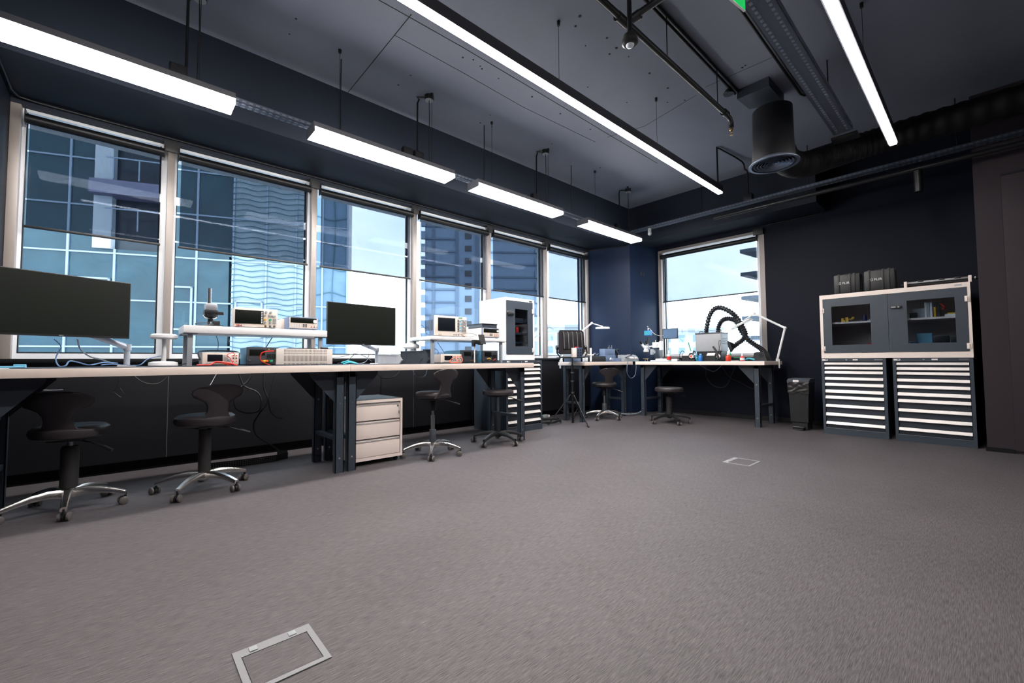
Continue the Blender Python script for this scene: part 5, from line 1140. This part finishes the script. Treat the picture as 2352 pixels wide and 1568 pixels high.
q = hose([Pz(1622, 768, 7.40)+V((0, 0, .02)), Pz(1624, 750, 7.40), Pz(1630, 725, 7.38), Pz(1642, 709, 7.36), Pz(1658, 707, 7.34), Pz(1680, 718, 7.3), Pz(1694, 732, 7.28), Pz(1706, 752, 7.25), Pz(1712, 768, 7.22), Pz(1706, 780, 7.2), Pz(1695, 788, 7.18), Pz(1684, 797, 7.16)], '')
t = thing('extraction_hose', 'outer black corrugated hose arching to a cone nozzle before the window', 'hose', Pz(1660, 707, 7.34)); q.build('hose_body', mat('hose_black', (28, 30, 36), .28), t, world=True)
a0 = Pz(1684, 797, 7.16); a1 = Pz(1674, 791, 7.12)
dd = (Pz(1672, 788, 7.1)-Pz(1690, 793, 7.17)); dd = V((-.03, .06, -.02)).normalized()
MB().cyl(Pz(1687, 793, 7.17), Pz(1676, 790, 7.13)+V((0, 0, -.04)), .034, .095, n=24).build('cone_nozzle', BLACK, t, world=True)
q = hose([Pz(1649, 768, 7.45)+V((0, 0, .02)), Pz(1651, 750, 7.45), Pz(1658, 737, 7.44), Pz(1668, 732, 7.43), Pz(1682, 733, 7.42), Pz(1692, 740, 7.42), Pz(1702, 758, 7.41), Pz(1714, 776, 7.40), Pz(1730, 789, 7.38), Pz(1744, 798, 7.36), Pz(1755, 808, 7.33), Pz(1760, 818, 7.28)], '')
t = thing('extraction_hose', 'inner black corrugated hose crossing behind the other and ending in the square nozzle', 'hose', Pz(1668, 732, 7.43)); q.build('hose_body', mat('hose_black', (0, 0, 0)), t, world=True)
n0, n1 = Pz(1729, 828, 7.1), Pz(1762, 828, 7.1); nt_ = Pz(1740, 808, 7.1).z
q = MB(); q.ext([(7.10, n0.y, TM), (7.10, n0.y-.02, nt_-.01), (7.10, n0.y-.06, nt_), (7.10, n1.y+.04, nt_), (7.10, n1.y, TM)], (.17, -.01, 0)); q.build('square_nozzle', BLACK, t, world=True, smooth=0)
q = MB(); yy = Pz(1748, 816, 7.1).y; q.cyl((7.095, yy, Pz(1748, 816, 7.1).z), (7.11, yy, Pz(1748, 816, 7.1).z), .034, n=22); q.build('nozzle_opening', SEAM, t, world=True)
magnifier((7.46, 2.165, T0), [Pz(1803, 753, 7.46), Pz(1733, 720, 7.42)], Pz(1704, 744, 7.35), (-.14, .43, .9), 'white magnifier lamp clamped at the right corner of the far bench, head tilted', (0, -1), r=.17)
q = MB(); p = Pz(1722, 824, 7.0); q.tube([p+V((0, .06, -.01)), p+V((-.01, .02, .008)), p+V((0, -.03, -.005)), p+V((0, -.07, -.012))], .010, sm=4).tube([p+V((.03, .05, -.008)), p+V((.02, 0, .01)), p+V((.03, -.06, -.008))], .008, sm=4)
for v in q.b.verts: v.co.z = max(v.co.z, TM)
tag(q.build('cutters', TEAL), 'blue-handled cutters left of the square hose nozzle', 'cutters')
q = MB(); a, b_ = Pz(1680, 829, 6.95), Pz(1698, 829, 6.95); q.box(6.93, b_.y, TM, 7.05, a.y, TM+.006); tag(q.build('paper_sheet', PAPER), 'white paper scraps between the orange-red flask and the dark red bottle', 'paper')
loc, rz, w_, h = F0(1682, 1700, 822, 7.35, T0); q = MB().use(BLACK); q.box(7.35, loc[1]-w_, T0, 7.45, loc[1], T0+h).use(GREEN).box(7.36, loc[1]-w_, T0+h, 7.44, loc[1]-.02, T0+h+.015)
tag(q.build('component_tray', None), 'low black and green tray behind the red bottles', 'tray')
cable([Pz(1792, 829, 7.4), Pz(1770, 829, 7.3), Pz(1750, 830, 7.1), Pz(1730, 829, 7.0)], 'pale cable lying from the tilted magnifier lamp along the far bench', WHITE, .004)

# ======================= UNDER-BENCH CABLES =======================
def UB(px, py, Y=4.78): return A(px, py, 1, Y)
cable([UB(547, 862), UB(560, 885), UB(590, 900), UB(600, 920), UB(595, 942), UB(570, 948), UB(545, 940), UB(538, 920), UB(548, 895), UB(572, 872), UB(580, 862)], 'thick black cable looped under the left bench behind the second stool', CABLE, .009, sm=8)
cable([UB(605, 862), UB(606, 890), UB(615, 920), UB(595, 950), UB(582, 975), UB(590, 1000), UB(620, 1020), UB(650, 1040)], 'black cable running down to the floor strip under the left bench', CABLE, .008, sm=8)
cable([UB(632, 862), UB(622, 895), UB(618, 920), UB(622, 945), UB(635, 958), UB(650, 960)], 'black cable hanging short beside the looped one under the left bench', CABLE, .007, sm=8)
cable([UB(28, 889), UB(60, 891), UB(110, 896), UB(145, 895)], 'thin grey cable sagging under the far left of the left bench', CABLEG, .004)
cable([UB(500, 860), UB(488, 875), UB(482, 887), UB(492, 888)], 'thin pale cable end hanging under the left bench', WHITE, .003)
cable([UB(300, 866), UB(330, 878), UB(365, 880), UB(395, 868)], 'thin black cable sagging under the left bench below the disc lamp', CABLE, .005)
cable([UB(275, 868), UB(268, 890), UB(262, 900), UB(278, 912), UB(284, 905), UB(276, 892)], 'black plug cable dangling under the left bench above the first stool', CABLE, .004)
cable([UB(945, 852, 4.7), UB(955, 862, 4.7), UB(968, 866, 4.7), UB(978, 860, 4.7), UB(981, 850, 4.7)], 'grey cable loop hanging under the middle bench', CABLEG, .005)
cable([UB(860, 855, 4.7), UB(875, 866, 4.7), UB(895, 868, 4.7), UB(912, 860, 4.7), UB(922, 851, 4.7)], 'black cable sagging under the middle bench above the pedestal', CABLE, .005)
cable([UB(875, 864, 4.72), UB(875, 885, 4.72), UB(874, 912, 4.8), UB(874, 960, 4.9)], 'straight black cable dropping behind the pedestal', CABLE, .005)
def UX(px, py, X=7.6): return A(px, py, 0, X)
cable([UX(1622, 848), UX(1622, 862), UX(1632, 880), UX(1648, 889), UX(1668, 886), UX(1680, 862), UX(1690, 846)], 'black cable looping deep under the far bench', CABLE, .007)
cable([UX(1655, 848), UX(1675, 866), UX(1700, 878), UX(1722, 890), UX(1748, 896)], 'black cable slanting across under the far bench', CABLE, .007)
cable([UX(1605, 847), UX(1625, 848), UX(1642, 852), UX(1660, 842)], 'short pale cable just under the far bench top', CABLEG, .005)
# floor strip with holes
t = thing('floor_cable_guard', 'curved perforated black strip on the floor under the left bench', 'cable guard', (.95, 4.95, 0))
pts = [(.62, 4.86), (.9, 4.82), (1.15, 4.82), (1.28, 4.88), (1.30, 4.98), (1.22, 5.05)]
q = MB(); q.grid([[(x, y, .002) for x, y in pts], [(x, y-.0, .065) for x, y in pts]]); q.grid([[(x, y, .065) for x, y in pts], [(x, y+.003, .065) for x, y in pts]]); q.grid([[(x, y+.003, .065) for x, y in pts], [(x, y+.003, .002) for x, y in pts]]); q.build('strip', BLACK, t, world=True)
q = MB()
for k in range(30):
    u = k/29*2; i = int(min(u, 1.999)); f_ = u-i; x = pts[i][0]+(pts[i+1][0]-pts[i][0])*f_; y = pts[i][1]+(pts[i+1][1]-pts[i][1])*f_
    for z in (.018, .034, .05): q.box(x-.0025, y-.0012, z-.002, x+.0025, y, z+.002)
q.build('perforations', STEEL, t, world=True)['kind'] = 'stuff'
# coil and plug between the cabinet and tripod
q = MB(); c = V((4.98, 4.72, 0))
q.tube([V((c.x+.30*math.cos(a)*(1+.05*math.sin(3*a)), c.y+.17*math.sin(a), .03+.02*(i % 2))) for i, a in enumerate([k*.55 for k in range(26)])], .015, n=8, sm=4)
tag(q.build('cable_coil', CABLE), 'coil of thick black cable on the floor between the drawer cabinet and the tripod', 'cable')
q = MB().use(GREYP); p = A(1252, 957, 2, .06); q.box(p.x-.06, p.y-.02, .045, p.x+.06, p.y+.03, .095, b=.01).use(LIGHTG).box(p.x+.06, p.y-.015, .05, p.x+.10, p.y+.02, .085, b=.004)
tag(q.build('power_plug', None), 'grey power plug lying on the coiled cable', 'plug')
q = MB(); q.tube([A(1388, 948, 2, .02), A(1425, 950, 2, .03), A(1450, 951, 2, .03), A(1468, 947, 2, .04), A(1478, 940, 2, .10)], .012, sm=5)
tag(q.build('floor_cable', CABLEG), 'grey cable running along the floor at the foot of the pillar', 'cable')
q = MB()
for x_ in (1424, 1431, 1437, 1444, 1451):
    p = A(x_, 950, 2, .03); q.box(p.x-.008, p.y-.008, .0, p.x+.008, p.y+.008, .055)
tag(q.build('terminal_strip', BRASS), 'row of little brass terminals on the floor cable by the pillar', 'terminals')

# ======================= OUTSIDE =======================
OG = mat('facade_frame', (112, 130, 150), .5); 
tag(B(-40, 9, -14.2, 120, 130, -14).build('street_ground', mat('asphalt', (110, 114, 118), .9, var=.15, scale=.3)), 'grey street level far below the windows', 'ground', kind='structure')
def facade_glass(name, c, r_, distort, emc=None):
    m = bpy.data.materials.new(name); m.use_nodes = True; n = m.node_tree; b = n.nodes['Principled BSDF']; L = n.links.new
    t = n.nodes.new('ShaderNodeTexCoord'); z = n.nodes.new('ShaderNodeTexNoise'); z.inputs['Scale'].default_value = .55; z.inputs['Detail'].default_value = 3; z.inputs['Distortion'].default_value = 1.2
    L(t.outputs['Object'], z.inputs['Vector'])
    h = n.nodes.new('ShaderNodeMix'); h.data_type = 'RGBA'; k = rgb(c)
    h.inputs['A'].default_value = tuple(x*.62 for x in k[:3])+(1,); h.inputs['B'].default_value = tuple(min(1, x*1.45) for x in k[:3])+(1,)
    L(z.outputs['Fac'], h.inputs['Factor']); L(h.outputs['Result'], b.inputs['Base Color']); b.inputs['Roughness'].default_value = r_; b.inputs['Specular IOR Level'].default_value = .25
    u = n.nodes.new('ShaderNodeBump'); u.inputs['Strength'].default_value = distort; u.inputs['Distance'].default_value = .3; L(z.outputs['Fac'], u.inputs['Height']); L(u.outputs[0], b.inputs['Normal'])
    return m
TG = facade_glass('facade_teal_glass', (30, 56, 68), .2, .3); TGD = facade_glass('facade_dark_glass', (24, 36, 48), .25, .3); PG = facade_glass('facade_pale_glass', (116, 132, 142), .3, .2)
fa = math.radians(-22); FO = V((-3.2, 24, 0))
t = thing('office_building', 'teal glass office block with a balcony and a louvred bay seen through the left windows', 'building', (-3.2, 24, -14), fa)
def FB(s0, s1, z0, z1, d0, d1, m, nm, par=t): return B(s0, d0, z0+14, s1, d1, z1+14).build(nm, m, par)
FB(-14, 2.38, -14, 26, 0, .3, TG, 'curtain_wall'); FB(2.38, 6.9, -14, 5.45, 0, .3, TG, 'curtain_wall'); FB(4.6, 7.0, 5.45, 26, 0, .3, TG, 'curtain_wall')
FB(7.0, 9.8, -14, 26, 0, .3, PG, 'louvred_bay'); FB(9.8, 11.62, -14, 26, 0, .3, facade_glass('facade_blue_glass', (78, 102, 124), .3, .2), 'end_bay'); FB(-14, 11.62, -14, 26, .3, 16, TGD, 'core')  # pale bay tone stands in for a bright reflected building
FB(2.38, 2.95, 5.45, 26, -.12, .3, mat('facade_white', (150, 160, 170), .6), 'balcony_column'); FB(2.95, 4.6, 5.45, 26, 0.2, .3, TGD, 'balcony_recess')
for z in (7.5, 11.2): FB(2.38, 4.62, z, z+.55, -.5, .3, mat('facade_lavender', (92, 94, 120), .6), 'balcony_slab')
for z in (8.9, 6.9, 12.6):
    q = MB(); q.box(2.9, -.5, z+14, 4.6, -.46, z+14.05); [q.box(x, -.5, z+14-.8, x+.04, -.46, z+14) for x in (3.1, 3.9)]; q.build('railing', OG, t)
vx = [.25, 1.62, 3.05, 4.5, 5.75, 7.05, 8.29, 9.45, 10.53, 11.58, -1.2, -2.7, -4.2, -5.7]
for x in vx:
    m = MB(); top = 5.45 if 2.4 < x < 4.55 else 26; m.box(x-.035, -.06, 0, x+.035, .01, top+14); m.build('mullion', OG, t)
for z in [1.62+1.83*k for k in range(-2, 12)]:
    q = MB()
    if z > 5.4: q.box(-6, -.05, z+14-.03, 2.38, .01, z+14+.03).box(4.62, -.05, z+14-.03, 11.62, .01, z+14+.03)
    else: q.box(-6, -.05, z+14-.03, 11.62, .01, z+14+.03)
    q.build('transom', OG, t)
for s0, s1, z0, z1 in ((-1.1, .15, 2.6, 3.9), (1.72, 2.95, 2.3, 4.3), (4.6, 5.65, 2.3, 4.1), (7.15, 8.19, 2.0, 3.6), (-1.1, .15, .2, 1.3), (1.72, 2.95, .2, 1.3), (4.6, 5.65, .2, 1.3)):
    q = MB(); f = .07
    q.box(s0, -.09, z0+14, s0+f, .0, z1+14).box(s1-f, -.09, z0+14, s1, .0, z1+14).box(s0, -.09, z0+14, s1, 0, z0+14+f).box(s0, -.09, z1+14-f, s1, 0, z1+14); q.build('vent_window_frame', OG, t)
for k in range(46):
    z = .2+k*.235; q = MB(); P = [(7.0+2.75*j/14, -.07, z+14+.045*math.sin(j*1.15+k*.35)) for j in range(15)]; q.tube(P, .020, n=5); q.build('louvre', mat('louvre_teal', (40, 78, 92), .5), t)  # wavy bars modelled in place of another building's reflected lines
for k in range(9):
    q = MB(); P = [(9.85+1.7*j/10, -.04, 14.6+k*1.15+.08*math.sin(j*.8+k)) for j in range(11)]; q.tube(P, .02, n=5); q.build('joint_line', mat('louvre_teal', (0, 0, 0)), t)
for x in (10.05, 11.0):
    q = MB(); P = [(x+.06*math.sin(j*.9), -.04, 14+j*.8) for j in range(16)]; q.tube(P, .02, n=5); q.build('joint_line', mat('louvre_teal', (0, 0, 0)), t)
# tower
t = thing('tower_block', 'tall pale blue tower with a stair window shaft seen through the fourth and fifth windows', 'building', (43, 55, -14))
TW = mat('tower_wall', (96, 116, 140), .6, var=.06, scale=.4); TW2 = mat('tower_band', (70, 88, 110), .6); TWD = mat('tower_window', (22, 34, 50), .3)
a, b_ = V((35.6, 60.2, 0)), V((50.0, 49.0, 0)); d = (b_-a).normalized(); n_ = V((-d.y, d.x, 0)); Lw = (b_-a).length
q = MB(); q.ext([a-V((0, 0, 14)), b_-V((0, 0, 14)), b_+n_*14-V((0, 0, 14)), a+n_*14-V((0, 0, 14))], (0, 0, 60)); q.build('tower_body', TW, t, world=True, smooth=0)
def onT(s0, s1, z0, z1, d0, m, nm, rnd=0):
    q = MB(); p0 = a+d*s0; p1 = a+d*s1; q.ext([p0+V((0, 0, z0)), p1+V((0, 0, z0)), p1+V((0, 0, z1)), p0+V((0, 0, z1))], -n_*d0); q.build(nm, m, t, world=True, smooth=0)
f0 = lambda px: (at(px, 600, 2, 20).xy, px)
def sT(px):
    r_ = _f*FPX + _r*(px-CX) - _u*(600-CY); r_.z = 0; r_.normalize()
    # intersect ray s*r_ with a+u*d
    det = r_.x*(-d.y)-r_.y*(-d.x); u = (r_.x*a.y-r_.y*a.x)/det*-1
    return (a.y*r_.x-a.x*r_.y)/(d.x*r_.y-d.y*r_.x)
for px0, px1 in ((993, 999), (1046, 1053), (1091, 1100), (1108, 1112)): onT(sT(px0), sT(px1), -14, 46, .15, TW2, 'pilaster')
for k in range(21):
    z = -2+k*2.05
    onT(sT(975), sT(1046), z, z+.28, .2, TW2, 'floor_band'); onT(sT(1112), sT(1232), z, z+.28, .2, TW2, 'floor_band')
    onT(sT(1068), sT(1083), z+.2, z+1.15, .12, TWD, 'shaft_window')
    for s0, s1 in ((sT(973)-.35, sT(975)+.2), (sT(1232)-.2, sT(1236)+.45)): onT(s0, s1, z, z+1.25, .5, TW, 'corner_balcony')
# low blocks
def block(p, q_, z1, label, m, wins):
    p, q_ = V((*p, 0)), V((*q_, 0)); d = (q_-p).normalized(); n_ = V((-d.y, d.x, 0)) if (V((-d.y, d.x, 0)).dot(p) > 0) else V((d.y, -d.x, 0)); L = (q_-p).length
    t = thing('apartment_block', label, 'building', (*((p+q_)/2).xy, -14))
    MB().ext([p-V((0, 0, 14)), q_-V((0, 0, 14)), q_+n_*10-V((0, 0, 14)), p+n_*10-V((0, 0, 14))], (0, 0, 14+z1)).build('walls', m, t, world=True, smooth=0)
    MB().ext([p-n_*.6-d*.6+V((0, 0, z1)), q_-n_*.6+d*.6+V((0, 0, z1)), q_+n_*10+V((0, 0, z1)), p+n_*10+V((0, 0, z1))], (0, 0, .35)).build('roof', mat('roof_pale', (120, 128, 136), .8), t, world=True, smooth=0)
    nx, sp, zh = wins
    for i in range(nx):
        for k in range(4):
            s = L*(i+.5)/nx; z = z1-1.6-k*sp; w2 = L/nx*.22
            MB().ext([p+d*(s-w2)+V((0, 0, z)), p+d*(s+w2)+V((0, 0, z)), p+d*(s+w2)+V((0, 0, z+zh)), p+d*(s-w2)+V((0, 0, z+zh))], -n_*.06).build('window', TWD if False else mat('block_window', (96, 120, 138), .4), t, world=True, smooth=0)
LBK = mat('block_wall', (150, 158, 166), .8)
block((38, 37), (45, 31), 5.0, 'pale low apartment block seen below the blind of the last left window', LBK, (4, 1.5, .8))
block((60, 33), (64, 26), 5.2, 'pale apartment block with small windows seen low in the far window', LBK, (4, 1.9, 1.0))
# curved fins of the neighbouring block at the far window
t = thing('finned_building', 'dark curved balcony slabs of a neighbouring block at the right of the far window', 'building', (12.2, 3.1, 1.0))
FN = mat('fin_slab', (74, 84, 96), .6)
for zt in (587, 640, 694, 740, 785):
    z = at(1700, zt, 0, 11.4).z
    P = []
    for k in range(9):
        u = k/8; P.append((11.35+.1*u+.9*u*u, 4.05-1.9*u, z+.05))
    P2 = [(p[0]+1.9-.9*(i/8), p[1], p[2]) for i, p in enumerate(P)][::-1]; P2 = [(13.4, 2.15, z+.05), (13.4, 3.4, z+.05), (12.3, 3.95, z+.05)]
    MB().ext(P+P2, (0, 0, .09)).build('slab', FN, t, world=True, smooth=0)
B(12.6, 1.0, -14, 14, 3.0, 12).build('core', FN, t, world=True)
